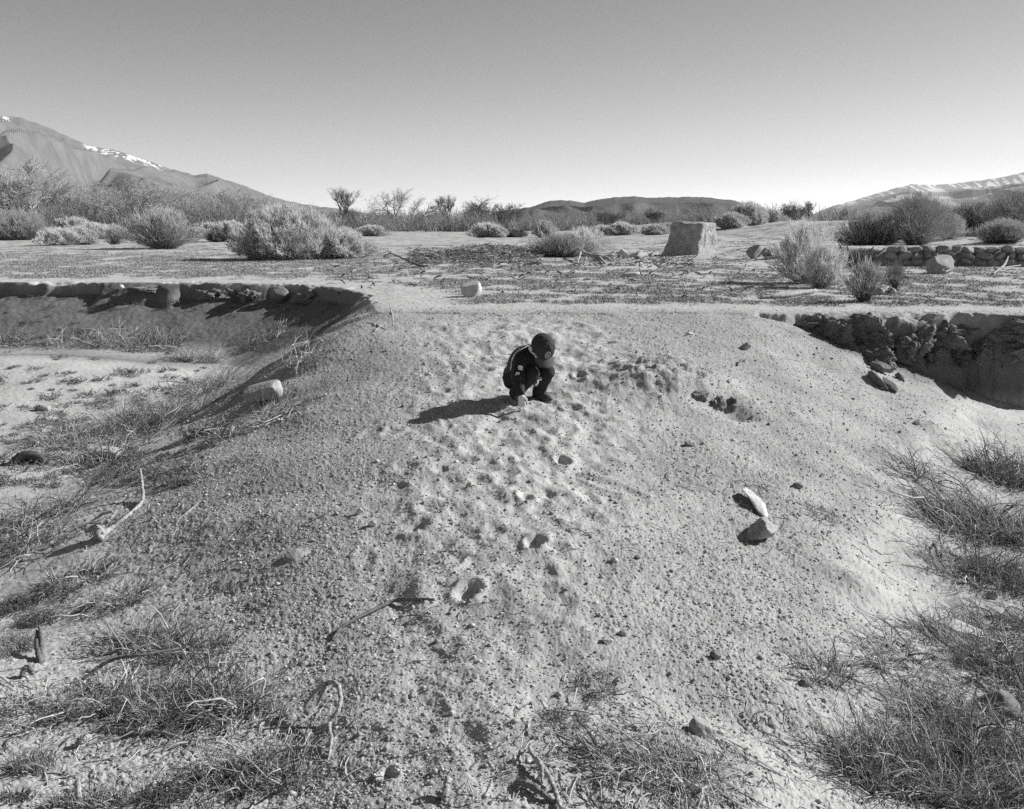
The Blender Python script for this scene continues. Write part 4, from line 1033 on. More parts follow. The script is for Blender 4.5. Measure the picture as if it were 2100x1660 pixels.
# half buried tyre in the left hollow
def build_tyre():
    p = hit(58, 952)
    s = 30 / px_m(p)
    th = np.linspace(0, 2 * math.pi, 60, endpoint=False); ph = np.linspace(0, 2 * math.pi, 14, endpoint=False)
    T, Pp = np.meshgrid(th, ph, indexing='ij')
    q = np.sign(np.cos(Pp)) * np.abs(np.cos(Pp)) ** .7; w = np.sign(np.sin(Pp)) * np.abs(np.sin(Pp)) ** .7
    Rr = s * 1.0 + .05 * q + 0.004 * np.sign(np.sin(T * 40)) * (q > .7)
    V = np.stack([Rr * np.cos(T), .07 * w, Rr * np.sin(T)], -1).reshape(-1, 3)
    idx = np.arange(60 * 14).reshape(60, 14); a = idx; b = np.roll(idx, -1, 0)
    F = np.stack([a, b, np.roll(b, -1, 1), np.roll(a, -1, 1)], -1).reshape(-1, 4)
    o = link('tyre', make_mesh('tyre', V, F, mat_basic('rubber', .05, .10, 30, rough=.7)), loc=(p.x, p.y, p.z - .06), rot=(-.35, 0, .25))
    tag(o, 'old black tyre half buried in the sand at the left edge', 'tyre')
build_tyre()

# ------------------------------------------------------------------ dry brush
def brush_geo(r, n, rx, ry, hgt, L0, L1, r0, r1, arch=0.5, flat=0.0):
    """curved dead twigs with side twigs, in a local frame whose floor is z = 0"""
    K = 6
    a = r.uniform(0, 2 * math.pi, n); rad = np.sqrt(r.uniform(0, 1, n))
    B = np.stack([rx * rad * np.cos(a), ry * rad * np.sin(a), r.uniform(-.02, .02, n)], -1)
    cane = r.uniform(0, 1, n) < .10
    L = r.uniform(L0, L1, n) * np.where(cane, 1.5, 1.0)
    az = a + r.normal(0, 1.3, n); el = np.abs(r.normal(.55, .5, n)) * (1 - flat) + .05
    d = np.stack([np.cos(az) * np.cos(el), np.sin(az) * np.cos(el), np.sin(el)], -1)
    P = np.zeros((n, K, 3)); P[:, 0] = B
    for k in range(1, K):
        d = d + r.normal(0, .30, (n, 3)) + np.array([0, 0, -arch * .28])
        d /= np.linalg.norm(d, axis=1, keepdims=True)
        P[:, k] = P[:, k - 1] + d * (L / (K - 1))[:, None]
        low = P[:, k, 2] < 0.008
        d[low, 2] = np.abs(d[low, 2]) * .4
        P[:, k, 2] = np.maximum(P[:, k, 2], 0.006)
    P[:, :, 2] = np.where(P[:, :, 2] > hgt, hgt + (P[:, :, 2] - hgt) * .3, P[:, :, 2])
    R = (r.uniform(r0, r1, n) * np.where(cane, 1.9, 1.0))[:, None] * np.array([1.2, 1.0, .85, .7, .55, .35])
    return P, R

def side_twigs(r, P, R, per, L0, L1):
    n = len(P); s = np.repeat(np.arange(n), per); k = r.integers(1, 5, len(s))
    q = P[s, k]; d = P[s, k] - P[s, k - 1]; d /= np.linalg.norm(d, axis=1, keepdims=True) + 1e-9
    d = d + r.normal(0, .75, d.shape); d /= np.linalg.norm(d, axis=1, keepdims=True)
    L = r.uniform(L0, L1, len(s)); t = np.array([0, .35, .7, 1.0])
    bend = r.normal(0, .18, d.shape)
    Q = q[:, None] + d[:, None] * (L[:, None] * t[None])[:, :, None] + bend[:, None] * (L[:, None] * t[None] ** 2)[:, :, None]
    Q[:, :, 2] = np.maximum(Q[:, :, 2], .004)
    RR = (R[s, k] * .6)[:, None] * np.array([1, .8, .6, .35])
    return Q, RR

def put_brush(px, py, rx, ry, hgt, n, label, seed, dark=.45, L=(.25, .7), rad=(.0018, .0038), arch=.5, flat=0.0, per=4, group='dead brush in the hollows'):
    p = hit(px, py)
    r = np.random.default_rng(seed)
    e = link('dry_brush', None, loc=p); tag(e, label, 'brush', group)
    for part, cnt, mat in (('pale_twigs', int(n * (1 - dark)), 'twig_pale'), ('dark_twigs', int(n * dark), 'twig_dark')):
        P, R = brush_geo(r, cnt, rx, ry, hgt * (1 if part == 'pale_twigs' else .8), L[0], L[1], rad[0], rad[1], arch, flat)
        Q, RR = side_twigs(r, P, R, per, L[0] * .3, L[1] * .5)
        for A in (P, Q):
            sh = A.shape
            A[..., 2] += (height(A[..., 0].ravel() + p.x, A[..., 1].ravel() + p.y).reshape(sh[:-1]) - p.z)
        V, F = join([tubes(P, R, 4), tubes(Q, RR, 3)])
        link(part, make_mesh(part, V, F, M[mat]), e)
    return e

BRUSH = [  # px, py, rx, ry, h, n, label, dark share
 (340, 862, .85, .8, .42, 520, 'tall tangle of dead brush at the foot of the left slope, left of the boulder', .4),
 (420, 800, .6, .7, .40, 300, 'pale thorny tangle close behind the boulder on the left slope', .25),
 (275, 885, .6, .6, .32, 300, 'dark low tangle in front of the tall one in the left hollow', .7),
 (160, 905, .8, .7, .22, 260, 'thin sprawl of dead twigs left of the pale rounded rock', .4),
 (210, 950, .6, .5, .22, 200, 'sparse dead twigs around the pale rounded rock', .4),
 (400, 742, .6, .6, .35, 280, 'dark round tuft of brush at the right end of the far hollow', .6),
 (310, 712, .9, .7, .35, 380, 'low dark brush along the back edge of the sand flat', .6),
 (235, 702, .7, .6, .40, 260, 'pale branched dead brush standing behind the sand flat', .2),
 (150, 708, .9, .6, .28, 260, 'grey brush at the back of the sand flat, towards the left edge', .5),
 (20, 705, .6, .5, .35, 220, 'dark brush at the left edge behind the sand flat', .65),
 (85, 1062, .55, .5, .22, 240, 'matted dead twigs below the tyre at the left', .55),
 (30, 1130, .5, .4, .14, 160, 'flat litter of dead twigs at the left edge below the driftwood', .5),
 (165, 1190, .45, .35, .16, 200, 'long dead twigs fanned over the sand below the driftwood', .5),
 (250, 1235, .40, .32, .18, 170, 'loose dead twigs above the two largest left heaps', .4),
 (295, 1325, .42, .36, .30, 330, 'dense brush heap at the left with a dark hollow in it', .5),
 (400, 1340, .35, .30, .24, 220, 'dark brush heap between the two largest left heaps', .6),
 (370, 1455, .50, .40, .32, 520, 'largest brush heap at the lower left, with arching pale canes', .45),
 (215, 1440, .42, .34, .20, 260, 'sprawling brush left of the largest heap', .5),
 (480, 1440, .36, .30, .22, 220, 'right end of the lower left brush, thin and pale', .35),
 (50, 1480, .36, .28, .14, 140, 'thin dead twigs on the sand at the lower left edge', .5),
 (560, 1585, .36, .24, .16, 190, 'litter of broken twigs between the largest heap and the twisted branch', .4),
 (470, 1600, .30, .22, .12, 120, 'fine broken twigs below the largest heap near the bottom edge', .4),
 (440, 905, .30, .25, .16, 90, 'small dead weed on the left slope with a long dark shadow', .4),
 (560, 860, .30, .25, .14, 70, 'sparse pale weed on the left slope below the boulder', .2),
 (622, 742, .30, .30, .34, 60, 'white spindly dead weed above the boulder on the left slope', .05),
 (540, 700, .6, .5, .28, 120, 'thin dead weeds on the shadowed slope left of the ramp', .4),
 (2075, 985, .55, .6, .50, 480, 'dark dense brush at the right edge of the photo, highest on the slope', .75),
 (2060, 1090, .60, .5, .40, 480, 'brush mass at the right edge below the dark dense one', .55),
 (1965, 1080, .40, .45, .25, 260, 'pale tangled brush spilling left from the right hand mass', .3),
 (2010, 1180, .50, .4, .30, 380, 'brown grassy brush in the middle of the right edge', .5),
 (1890, 985, .30, .30, .22, 90, 'arching dead stalk with dark seed heads on the right slope', .5),
 (1985, 1340, .40, .36, .26, 380, 'brush tangle around the pale flat rock at the right', .5),
 (2075, 1310, .40, .36, .30, 330, 'brush at the right edge above the cracked boulder', .6),
 (2060, 1560, .42, .36, .34, 560, 'dense brush filling the lower right corner', .6),
 (1950, 1500, .34, .30, .22, 330, 'pale twigs in front of the cracked boulder', .4),
 (1860, 1600, .36, .26, .20, 330, 'dead grass and twigs left of the lower right corner', .5),
 (1770, 1600, .22, .22, .16, 140, 'small dark dead weed at the foot of the right slope near the bottom edge', .7),
 (1705, 1390, .28, .24, .12, 110, 'thin dark weed trailing down the lower right slope', .6),
 (1860, 1370, .30, .26, .14, 150, 'fine dead grass along the foot of the right slope', .3),
 (1400, 1600, .36, .22, .12, 170, 'flat tangle of pale twigs at the bottom edge, right of the split branch', .3),
 (1280, 1570, .25, .18, .10, 80, 'thin twigs crossing the sand right of the split branch', .3),
 (1225, 1412, .10, .10, .05, 60, 'small dark dead tuft low on the ramp', .65),
 (1160, 1480, .09, .09, .05, 50, 'smaller dark tuft below and left of the small dark one', .65),
 (2095, 1190, .45, .4, .34, 420, 'dark brush cut by the right edge, beside the brown grassy brush', .7),
 (2095, 1420, .42, .36, .30, 420, 'dark brush at the right edge just above the lower right mass', .7),
 (1975, 1625, .40, .28, .26, 420, 'brush at the bottom edge left of the lower right corner', .55),
 (1690, 1055, .12, .12, .06, 40, 'star shaped dark dead weed on the bare right slope', .6),
]
def small_(rx): return rx < .15
for k, (px, py, rx, ry, hh, n, lab, dk) in enumerate(BRUSH):
    near = py > 1150
    f = (.80 if px > 1850 else .50) if near else .62
    n = int(n * ((.95 if px > 1850 else .8) if near else .7))
    small = small_(rx)
    if small: f, n = 1.0, n + 50
    rx, ry, hh = rx * f, ry * f, hh * (f + .05)
    put_brush(px, py, rx, ry, hh, n, lab, 500 + k, dk, L=(.04, .10) if small else (((.07, .27) if px > 1850 else (.07, .25)) if near else (.18, .50)), rad=(.001, .002) if small else ((.0011, .0034) if near else (.0020, .0046)), per=3)

# ------------------------------------------------------------------ green tufts of grass
def put_tuft(px, py, rx, ry, hgt, n, label, seed, mat='grass_dark'):
    p = hit(px, py); r = np.random.default_rng(seed)
    a = r.uniform(0, 2 * math.pi, n); rad = np.sqrt(r.uniform(0, 1, n))
    x = rx * rad * np.cos(a); y = ry * rad * np.sin(a)
    z = height(x + p.x, y + p.y) - p.z
    L = hgt * r.uniform(.5, 1.2, n); az = r.uniform(0, 2 * math.pi, n); lean = r.uniform(.15, .9, n)
    t = np.array([0, .4, .75, 1.0])
    B = np.stack([x, y, z - .005], -1)
    H = np.stack([np.cos(az) * lean, np.sin(az) * lean, np.zeros(n)], -1)
    P = B[:, None] + H[:, None] * (L[:, None] * t ** 1.7)[:, :, None] + np.array([0, 0, 1.0]) * (L[:, None] * (t - .35 * lean[:, None] * t ** 2.5))[:, :, None]
    R = np.broadcast_to(np.array([.0022, .0022, .0016, .0005]), (n, 4))
    V, F = tubes(P, R, 3)
    return tag(link('grass_tuft', make_mesh('grass_tuft', V, F, M[mat]), loc=p), label, 'grass', 'green tufts in the sand')
for k, (px, py, rx, ry, hh, n, lab) in enumerate([
    (32, 1250, .14, .13, .08, 420, 'round dark tuft of grass at the left edge, highest of those in the sand'),
    (15, 1335, .17, .19, .09, 800, 'largest dark patch of grass cut by the left edge'),
    (75, 1280, .12, .10, .09, 300, 'small tuft touching the largest dark patch of grass'),
    (68, 1578, .10, .08, .09, 260, 'small dark tuft alone on the sand at the lower left'),
    (330, 1642, .11, .07, .07, 300, 'dark tuft at the bottom edge below the brush heaps'),
    (150, 1654, .12, .06, .065, 300, 'dark tuft at the bottom edge with a pale splinter beside it'),
    (30, 1640, .07, .05, .05, 110, 'faint tuft in the lower left corner'),
    (225, 1655, .08, .07, .09, 200, 'small tuft between the two dark ones at the bottom edge')]):
    put_tuft(px, py, rx, ry, hh, int(n * .6), lab, 700 + k, 'grass_mid' if k % 2 else 'grass_dark')
put_stick('wood_chip', 'wood chip', 'pale splinter of wood standing in the grass at the bottom edge', 'deadwood', [([(162, 1664, .0), (163, 1642, .08)], [.014, .010])], seed=60)
# ------------------------------------------------------------------ what nobody could count
def scatter_polar(r, n, r0, r1, a0=-34, a1=34, power=1.0):
    """points spread over the ground, denser towards the camera"""
    u = r.uniform(0, 1, n)
    rad = np.exp(np.log(r0) + (np.log(r1) - np.log(r0)) * u ** power)
    th = np.radians(r.uniform(a0, a1, n))
    return rad * np.sin(th), rad * np.cos(th), rad

def build_gravel():
    r = np.random.default_rng(77)
    n = 380000
    x, y, rad = scatter_polar(r, n, 2.3, 15.5)
    h = macro(x, y)
    dens = 0.68 + 0.3 * sstep(.3, -1.0, x) + 0.5 * fbm(x * .9, y * .9, 3, 801)
    dens *= 1 - 0.55 * path_mask(x, y)
    dens *= 1 - 0.85 * sstep(-.92, -1.05, h)
    dens *= 1 - 0.9 * sstep(13.0, 14.5, y)
    m = r.uniform(0, 1, n) < dens
    x, y, rad = x[m], y[m], rad[m]; n = len(x)
    z = height(x, y)
    s = np.clip(0.0046 * np.exp(r.normal(0, .48, n)), .0026, .024) * np.clip(0.75 + rad * .03, .8, 1.15)
    base = np.array(bpy_octa()[0]); fo = np.array(bpy_octa()[1])
    nv = len(base)
    J = base[None] * (1 + r.uniform(-.35, .35, (n, nv, 1))) * np.stack([r.uniform(.8, 1.3, n), r.uniform(.7, 1.1, n), r.uniform(.5, .9, n)], -1)[:, None]
    a = r.uniform(0, 2 * math.pi, n); c, s_ = np.cos(a)[:, None], np.sin(a)[:, None]
    X = J[..., 0] * c - J[..., 1] * s_; Y = J[..., 0] * s_ + J[..., 1] * c
    V = np.stack([X, Y, J[..., 2]], -1) * s[:, None, None] + np.stack([x, y, z + s * .35], -1)[:, None]
    F = (fo[None] + (np.arange(n) * nv)[:, None, None]).reshape(-1, 3)
    tone = np.repeat(np.clip(r.normal(.5, .22, n), 0, 1), nv)
    me = make_mesh('gravel', V.reshape(-1, 3), F, gravel_material(), False, {'tone': tone})
    tag(link('gravel', me), 'loose coarse gravel and pebbles strewn over the ramp', 'gravel', kind='stuff')

def bpy_octa():
    v = np.array([(1, 0, 0), (-1, 0, 0), (0, 1, 0), (0, -1, 0), (0, 0, 1), (0, 0, -1)], float)
    f = [(0, 2, 4), (2, 1, 4), (1, 3, 4), (3, 0, 4), (2, 0, 5), (1, 2, 5), (3, 1, 5), (0, 3, 5)]
    return v, f

def gravel_material():
    m = bpy.data.materials.new('pebbles'); m.use_nodes = True
    t = m.node_tree; b = t.nodes['Principled BSDF']; b.inputs['Roughness'].default_value = .85; b.inputs['Specular IOR Level'].default_value = .25
    a = t.nodes.new('ShaderNodeAttribute'); a.attribute_name = 'tone'
    r = t.nodes.new('ShaderNodeMapRange'); r.inputs['To Min'].default_value = .14; r.inputs['To Max'].default_value = .58
    t.links.new(a.outputs['Fac'], r.inputs['Value']); t.links.new(r.outputs[0], b.inputs['Base Color'])
    return m
build_gravel()

def build_ground_cover():
    """tiny grey-green plants of the plain"""
    r = np.random.default_rng(88)
    n = 120000
    x, y, rad = scatter_polar(r, n, 13.5, 60)
    m = r.uniform(0, 1, n) < veg_mask(x, y) ** 1.2
    x, y, rad = x[m], y[m], rad[m]; n = len(x)
    z = height(x, y)
    B = np.stack([x, y, z], -1)
    K = 4
    s = np.repeat(np.arange(n), K)
    L = r.uniform(.010, .036, len(s)) * (1 + rad[s] * .008)
    az = r.uniform(0, 6.283, len(s)); ln = r.uniform(.3, 2.2, len(s))
    d = np.stack([np.cos(az) * ln, np.sin(az) * ln, np.ones(len(s))], -1)
    w = np.stack([-np.sin(az), np.cos(az), np.zeros(len(s))], -1) * (L * .3)[:, None]
    c = B[s] + r.normal(0, .03, (len(s), 3)) * np.array([1, 1, 0])
    V = np.stack([c - w, c + w, c + d * L[:, None]], 1)
    F = np.arange(len(s) * 3).reshape(-1, 3)
    tag(link('ground_cover', make_mesh('ground_cover', V.reshape(-1, 3), F, M['grass_mid'], False)), 'sparse grey ground cover growing in patches over the plain', 'ground cover', kind='stuff')
build_ground_cover()

def build_weeds():
    """little dark weeds on the sand of the left hollow and here and there on the slopes"""
    r = np.random.default_rng(99)
    C = []
    for k in range(260):
        px, py = r.uniform(-60, 420), r.uniform(735, 1000)
        p = hit(px, py)
        if p.z > -.85: continue
        C.append((p.x, p.y, p.z, r.uniform(.03, .10)))
    for k in range(60):
        px, py = r.uniform(0, 620), r.uniform(600, 740)
        p = hit(px, py); C.append((p.x, p.y, p.z, r.uniform(.03, .09)))
    P = []; R = []
    for (x, y, z, s) in C:
        n = 26
        a = r.uniform(0, 6.283, n); rr_ = np.sqrt(r.uniform(0, 1, n)) * s * 1.6
        b = np.stack([x + rr_ * np.cos(a), y + rr_ * np.sin(a), np.full(n, z)], -1)
        az = r.uniform(0, 6.283, n); d = np.stack([np.cos(az), np.sin(az), r.uniform(.3, 1.5, n)], -1) * s * r.uniform(.4, 1, n)[:, None]
        P.append(np.stack([b, b + d * .6, b + d * np.array([1.2, 1.2, .8])], 1)); R.append(np.broadcast_to([.004, .004, .0012], (n, 3)))
    V, F = tubes(np.concatenate(P), np.concatenate(R), 3)
    tag(link('weeds', make_mesh('weeds', V, F, M['grass_dark'])), 'tiny dark weeds dotted over the sand of the left hollow', 'weeds', kind='stuff')
build_weeds()

def build_litter():
    """short broken twigs and straws lying on the sand"""
    r = np.random.default_rng(111)
    zones = [(0, 520, 1150, 1660, 700), (380, 700, 1480, 1660, 240), (1050, 1900, 1500, 1660, 420), (1800, 2100, 900, 1660, 700), (0, 420, 820, 1150, 350), (650, 1300, 1100, 1660, 90), (1300, 1800, 900, 1500, 90)]
    groups = {'twig_pale': ([], []), 'deadwood_dark': ([], [])}
    n_all = sum(z[4] for z in zones)
    for (x0, x1, y0, y1, n) in zones:
        # cheap placing: jitter round a few seen points
        for q in range(max(6, n // 14)):
            c = hit(r.uniform(x0, x1), r.uniform(y0, y1))
            m = 14
            sp = 0.9 / math.sqrt(px_m(c) / 300)
            bx = c.x + r.normal(0, .22 * sp, m); by = c.y + r.normal(0, .22 * sp, m)
            az = r.uniform(0, 6.283, m); L = r.uniform(.03, .20, m); cv = r.normal(0, .35, m)
            t = np.array([0, .33, .66, 1])
            ax = az[:, None] + cv[:, None] * t[None]
            X = bx[:, None] + np.cos(ax) * L[:, None] * t; Y = by[:, None] + np.sin(ax) * L[:, None] * t
            Z = height(X.ravel(), Y.ravel()).reshape(X.shape) + .004 + np.abs(r.normal(0, .012, m))[:, None] * np.sin(t * 3)[None]
            P = np.stack([X, Y, Z], -1); R = r.uniform(.0012, .0032, m)[:, None] * np.array([.8, 1, .9, .5])
            k = r.uniform(0, 1, m) < .55
            groups['twig_pale'][0].append(P[k]); groups['twig_pale'][1].append(R[k])
            groups['deadwood_dark'][0].append(P[~k]); groups['deadwood_dark'][1].append(R[~k])
    for mat, (P, R) in groups.items():
        V, F = tubes(np.concatenate(P), np.concatenate(R), 4)
        lab = 'pale broken straws strewn over the sand' if mat == 'twig_pale' else 'dark broken twigs strewn over the sand'
        tag(link('twig_litter', make_mesh('twig_litter', V, F, M[mat])), lab, 'litter', kind='stuff')
build_litter()

def build_woodpile():
    """bits of rotten wood and brush strewn on the plain in the middle distance"""
    r = np.random.default_rng(121)
    P = []; R = []
    for k in range(2600):
        if k < 2000: px, py = r.uniform(840, 1110), r.normal(527, 7.5)
        elif k < 2300: px, py = r.uniform(1180, 1420), r.normal(533, 8)
        else: px, py = r.uniform(660, 1600), r.normal(560, 24)
        y = max(14.8, H_EYE / max((py - 461) / FPX, .02)); x = (px - 1050) / FPX * y
        z = float(macro(np.array([x]), np.array([y]))[0])
        bulge = .42 * math.exp(-((px - 1010) / 90) ** 2) * math.exp(-((py - 524) / 9) ** 2) if k < 2000 else 0
        a = r.uniform(0, 6.283); L = r.uniform(.06, .42) if k < 2300 else r.uniform(.05, .22); t = np.array([-.5, 0, .5])
        P.append(np.stack([x + math.cos(a) * L * t, y + math.sin(a) * L * t, z + .03 + bulge * r.uniform(.2, 1) + r.normal(0, .35) * L * t + np.array([0, .02, 0])], -1))
        w = r.uniform(.006, .026); R.append([w * .7, w, w * .6])
    P = np.array(P); R = np.array(R); k = r.uniform(0, 1, len(P)) < .35
    for sel, mat, lab in ((k, 'deadwood', 'pale bits of dead wood strewn about the plain'), (~k, 'deadwood_dark', 'dark rotten wood and brush strewn about the plain')):
        V, F = tubes(P[sel], R[sel], 4)
        tag(link('wood_litter', make_mesh('wood_litter', V, F, M[mat])), lab, 'litter', kind='stuff')
build_woodpile()
# ------------------------------------------------------------------ the child
def cone(P, a, b, ra, rb):
    a = np.array(a, float); b = np.array(b, float); ab = b - a
    t = np.clip(((P - a) @ ab) / (ab @ ab), 0, 1)
    return np.linalg.norm(P - a - t[..., None] * ab, axis=-1) - (ra + (rb - ra) * t)

def ell(P, c, r, ax=None):
    q = P - np.array(c, float)
    if ax is not None: q = q @ np.array(ax, float).T
    q = q / np.array(r, float)
    k = np.linalg.norm(q, axis=-1)
    return (k - 1) * min(r)

def usm(k, *ds):
    d = ds[0]
    for e in ds[1:]: d = smin(d, e, k)
    return d

def build_person():
    base = hit(1080, 819)
    yaw = math.radians(-47)
    def gz(lx, ly):   # ground height in the local frame
        wx = base.x + lx * math.cos(yaw) - ly * math.sin(yaw); wy = base.y + lx * math.sin(yaw) + ly * math.cos(yaw)
        return float(height(wx, wy)[0]) - base.z
    fr = gz(.06, -.13); fl = gz(.06, .13)
    hx, hy = .25, -.29
    hz = gz(hx, hy)
    J = dict(pel=(-.12, 0, .19), chest=(.035, 0, .36), neck=(.11, 0, .425), head=(.19, .0, .475),
             hipR=(-.11, -.07, .17), hipL=(-.11, .07, .17), kneeR=(.165, -.10, .25), kneeL=(.165, .085, .255), ankR=(.0, -.13, .075 + fr), ankL=(.02, .125, .075 + fl),
             shR=(.06, -.125, .375), shL=(.065, .12, .375), elR=(.13, -.225, .235), elL=(.05, .185, .23), wrR=(.215, -.272, .125 + hz), wrL=(.13, .02, .20))
    KH = 1.17
    # head frame: bowed and turned a little towards the camera's side
    hy_ = math.radians(-20); tilt = math.radians(55)
    Fv = np.array([math.cos(hy_) * math.cos(tilt), math.sin(hy_) * math.cos(tilt), -math.sin(tilt)])
    Lv = np.array([-math.sin(hy_), math.cos(hy_), 0.0]); Uv = np.cross(Fv, Lv)
    HF = np.array([Fv, Lv, Uv]) / KH
    hc = np.array(J['head'])
    def hp(f, l, u): return hc + KH * (f * Fv + l * Lv + u * Uv)
    def skin(P):
        d = usm(.02, ell(P, hp(0, 0, .01), (.088, .074, .092), HF), ell(P, hp(.03, 0, -.055), (.055, .052, .055), HF))
        d = smin(d, ell(P, hp(.092, 0, -.022), (.012, .010, .014), HF), .012)            # nose
        for s in (-1, 1):
            d = smax(d, -ell(P, hp(.088, s * .03, .0), (.012, .014, .010), HF), .008)    # eye sockets
            d = smin(d, ell(P, hp(.076, s * .03, .0), (.011, .011, .010), HF), .003)
            d = smin(d, ell(P, hp(-.005, s * .077, -.015), (.018, .008, .026), HF), .006)  # ears
            d = smin(d, ell(P, hp(.062, s * .036, -.035), (.022, .022, .022), HF), .012)   # cheeks
        d = smin(d, ell(P, hp(.078, 0, -.058), (.012, .020, .006), HF), .004)            # lips
        d = smin(d, ell(P, hp(.06, 0, -.09), (.022, .022, .018), HF), .012)              # chin
        d = usm(.02, d, cone(P, J['neck'], hp(-.03, 0, -.05), .040, .040))
        t = usm(.05, cone(P, J['pel'], J['chest'], .075, .085), cone(P, J['shR'], J['shL'], .045, .045))
        d = smin(d, t, .03)
        for s in 'RL':
            d = usm(.02, d, cone(P, J['sh' + s], J['el' + s], .036, .030), cone(P, J['el' + s], J['wr' + s], .030, .021))
            d = usm(.02, d, cone(P, J['hip' + s], J['knee' + s], .058, .042), cone(P, J['knee' + s], J['ank' + s], .042, .030))
            a = np.array(J['ank' + s])
            d = smin(d, cone(P, a - (0, 0, .03), a + (.10, 0, -.045), .028, .02), .02)
        return d
    skin_mat = mat_basic('skin', .58, .66, 30, rough=.55, spec=.35)
    V, F = surfnet(skin, (-.26, -.33, -.12), (.36, .30, .68), .0075)
    parts = [(V, F)]
    # hands, finer: palm, four bent fingers of unequal length, thumb from the side of the palm
    def hand(wr, dirv, side, spread, curl, tipz=None):
        wr = np.array(wr); D = np.array(dirv, float); D /= np.linalg.norm(D)
        S = np.array(side, float); S -= D * (S @ D); S /= np.linalg.norm(S); N = np.cross(D, S)   # S: towards the thumb, N: back of the hand
        segs = []
        for i, (off, L) in enumerate(((.021, .050), (.007, .055), (-.007, .051), (-.020, .040))):
            k0 = wr + D * .058 + S * off; d = D + S * off * spread
            a = k0; c = curl * (1 + .15 * i)
            for q, (fl_, ra) in enumerate(((.45, .0078), (.32, .0070), (.23, .0062))):
                ang = c * (q + .4)
                dd = d * math.cos(ang) - N * math.sin(ang); dd /= np.linalg.norm(dd)
                b = a + dd * L * fl_; segs.append((a, b, ra, ra * .9)); a = b
        a = wr + D * .018 + S * .020; d1 = D * .75 + S * .65 - N * .25; d1 /= np.linalg.norm(d1)
        b = a + d1 * .030; d2 = D * .95 + S * .05 - N * .45; d2 /= np.linalg.norm(d2); c_ = b + d2 * .026
        thumb = [(a, b, .010, .0085), (b, c_, .0085, .0065)]
        ax = np.array([D, S, N])
        def f(P):
            d = ell(P, wr + D * .034, (.036, .029, .013), ax)
            d = smin(d, cone(P, wr - D * .03, wr + D * .02, .021, .019), .014)
            for sgm in segs: d = smin(d, cone(P, *sgm), .0035)
            for sgm in thumb: d = smin(d, cone(P, *sgm), .006)
            return d
        pts = np.array([s_[1] for s_ in segs] + [c_, wr - D * .05, wr])
        return surfnet(f, pts.min(0) - .04, pts.max(0) + .04, .0032)
    parts.append(hand(J['wrR'], (.30, -.16, -1.0), (.75, .55, .1), 6, .30))
    parts.append(hand(J['wrL'], (.35, -.75, -.25), (.6, .3, .7), 4, .35))
    V, F = join(parts)
    person = link('person', make_mesh('person', V, F, skin_mat), loc=base, rot=(0, 0, yaw), scale=(1.05, 1.05, 1.04))
    tag(person, 'child in dark jacket and cap squatting on the ramp, one hand touching the sand', 'person')

    # --- jacket
    def jacket(P):
        t = usm(.06, cone(P, (-.125, 0, .20), J['chest'], .122, .126), cone(P, J['shR'], J['shL'], .066, .066), ell(P, (-.03, 0, .32), (.125, .14, .14)))
        d = t
        for s in 'RL':
            w = np.array(J['wr' + s]); e = np.array(J['el' + s]); w2 = e + (w - e) * .84
            d = usm(.03, d, cone(P, J['sh' + s], e, .060, .052), cone(P, e, w2, .052, .036))
            d = smin(d, cone(P, e + (w - e) * .72, e + (w - e) * .88, .038, .036), .008)
        wr = .006 * np.sin(60 * P[..., 2] + 25 * P[..., 0] + 6 * np.sin(25 * P[..., 1])) * (0.5 + 0.5 * np.sin(17 * P[..., 1] + 9 * P[..., 0]))
        d = d + wr * .7
        return np.maximum(d, -ell(P, J['neck'] + np.array([.03, 0, .06]), (.05, .05, .05)))
    V, F = surfnet(jacket, (-.32, -.36, .0), (.36, .34, .56), .0085)
    jm = mat_basic('jacket_black', .012, .022, 40, rough=.75, spec=.25, bump=.3, bump_scale=300, bump_dist=.002)
    jg = mat_basic('jacket_grey', .04, .07, 30, rough=.8, spec=.2, bump=.3, bump_scale=300, bump_dist=.002)
    me = make_mesh('jacket', V, F, jm); me.materials.append(jg)
    cen = V[F].mean(1)
    back = (cen[:, 0] < -.075 + .30 * (cen[:, 2] - .2)) & (np.abs(cen[:, 1]) < .16) & (cen[:, 2] < .46)
    me.polygons.foreach_set('material_index', back.astype(np.int32))
    jk = link('jacket', me, person)
    light = mat_basic('cloth_light', .68, .8, 60, rough=.8)
    # stripes and patches: strips of the jacket's own surface standing a little proud of it
    nrm = np.zeros_like(V); fn = np.cross(V[F[:, 2]] - V[F[:, 0]], V[F[:, 3]] - V[F[:, 1]])
    for i in range(4): np.add.at(nrm, F[:, i], fn)
    nrm /= np.linalg.norm(nrm, axis=1, keepdims=True) + 1e-9
    def proud(name, sel, mat, parent, off=.003):
        f = F[sel]
        if not len(f): print('EMPTY', name); return None
        u, inv = np.unique(f.ravel(), return_inverse=True)
        top = V[u] + nrm[u] * off
        return link(name, make_mesh(name, top, inv.reshape(-1, 4), mat), parent)
    edge = cen[:, 0] - (-.075 + .30 * (cen[:, 2] - .2))
    proud('piping', (edge > 0) & (edge < .011) & (cen[:, 2] > .27) & (cen[:, 1] < .12) & (np.abs(cen[:, 1]) < .16), light, jk)
    st = cen[:, 0] - (-.035 + .30 * (cen[:, 2] - .2))
    proud('stripe', (st > 0) & (st < .018) & (cen[:, 2] > .36) & (cen[:, 1] < .02) & (cen[:, 1] > -.2), light, jk)
    # patches on the right sleeve, on the side turned to the camera
    sh, el_ = np.array(J['shR']), np.array(J['elR'])
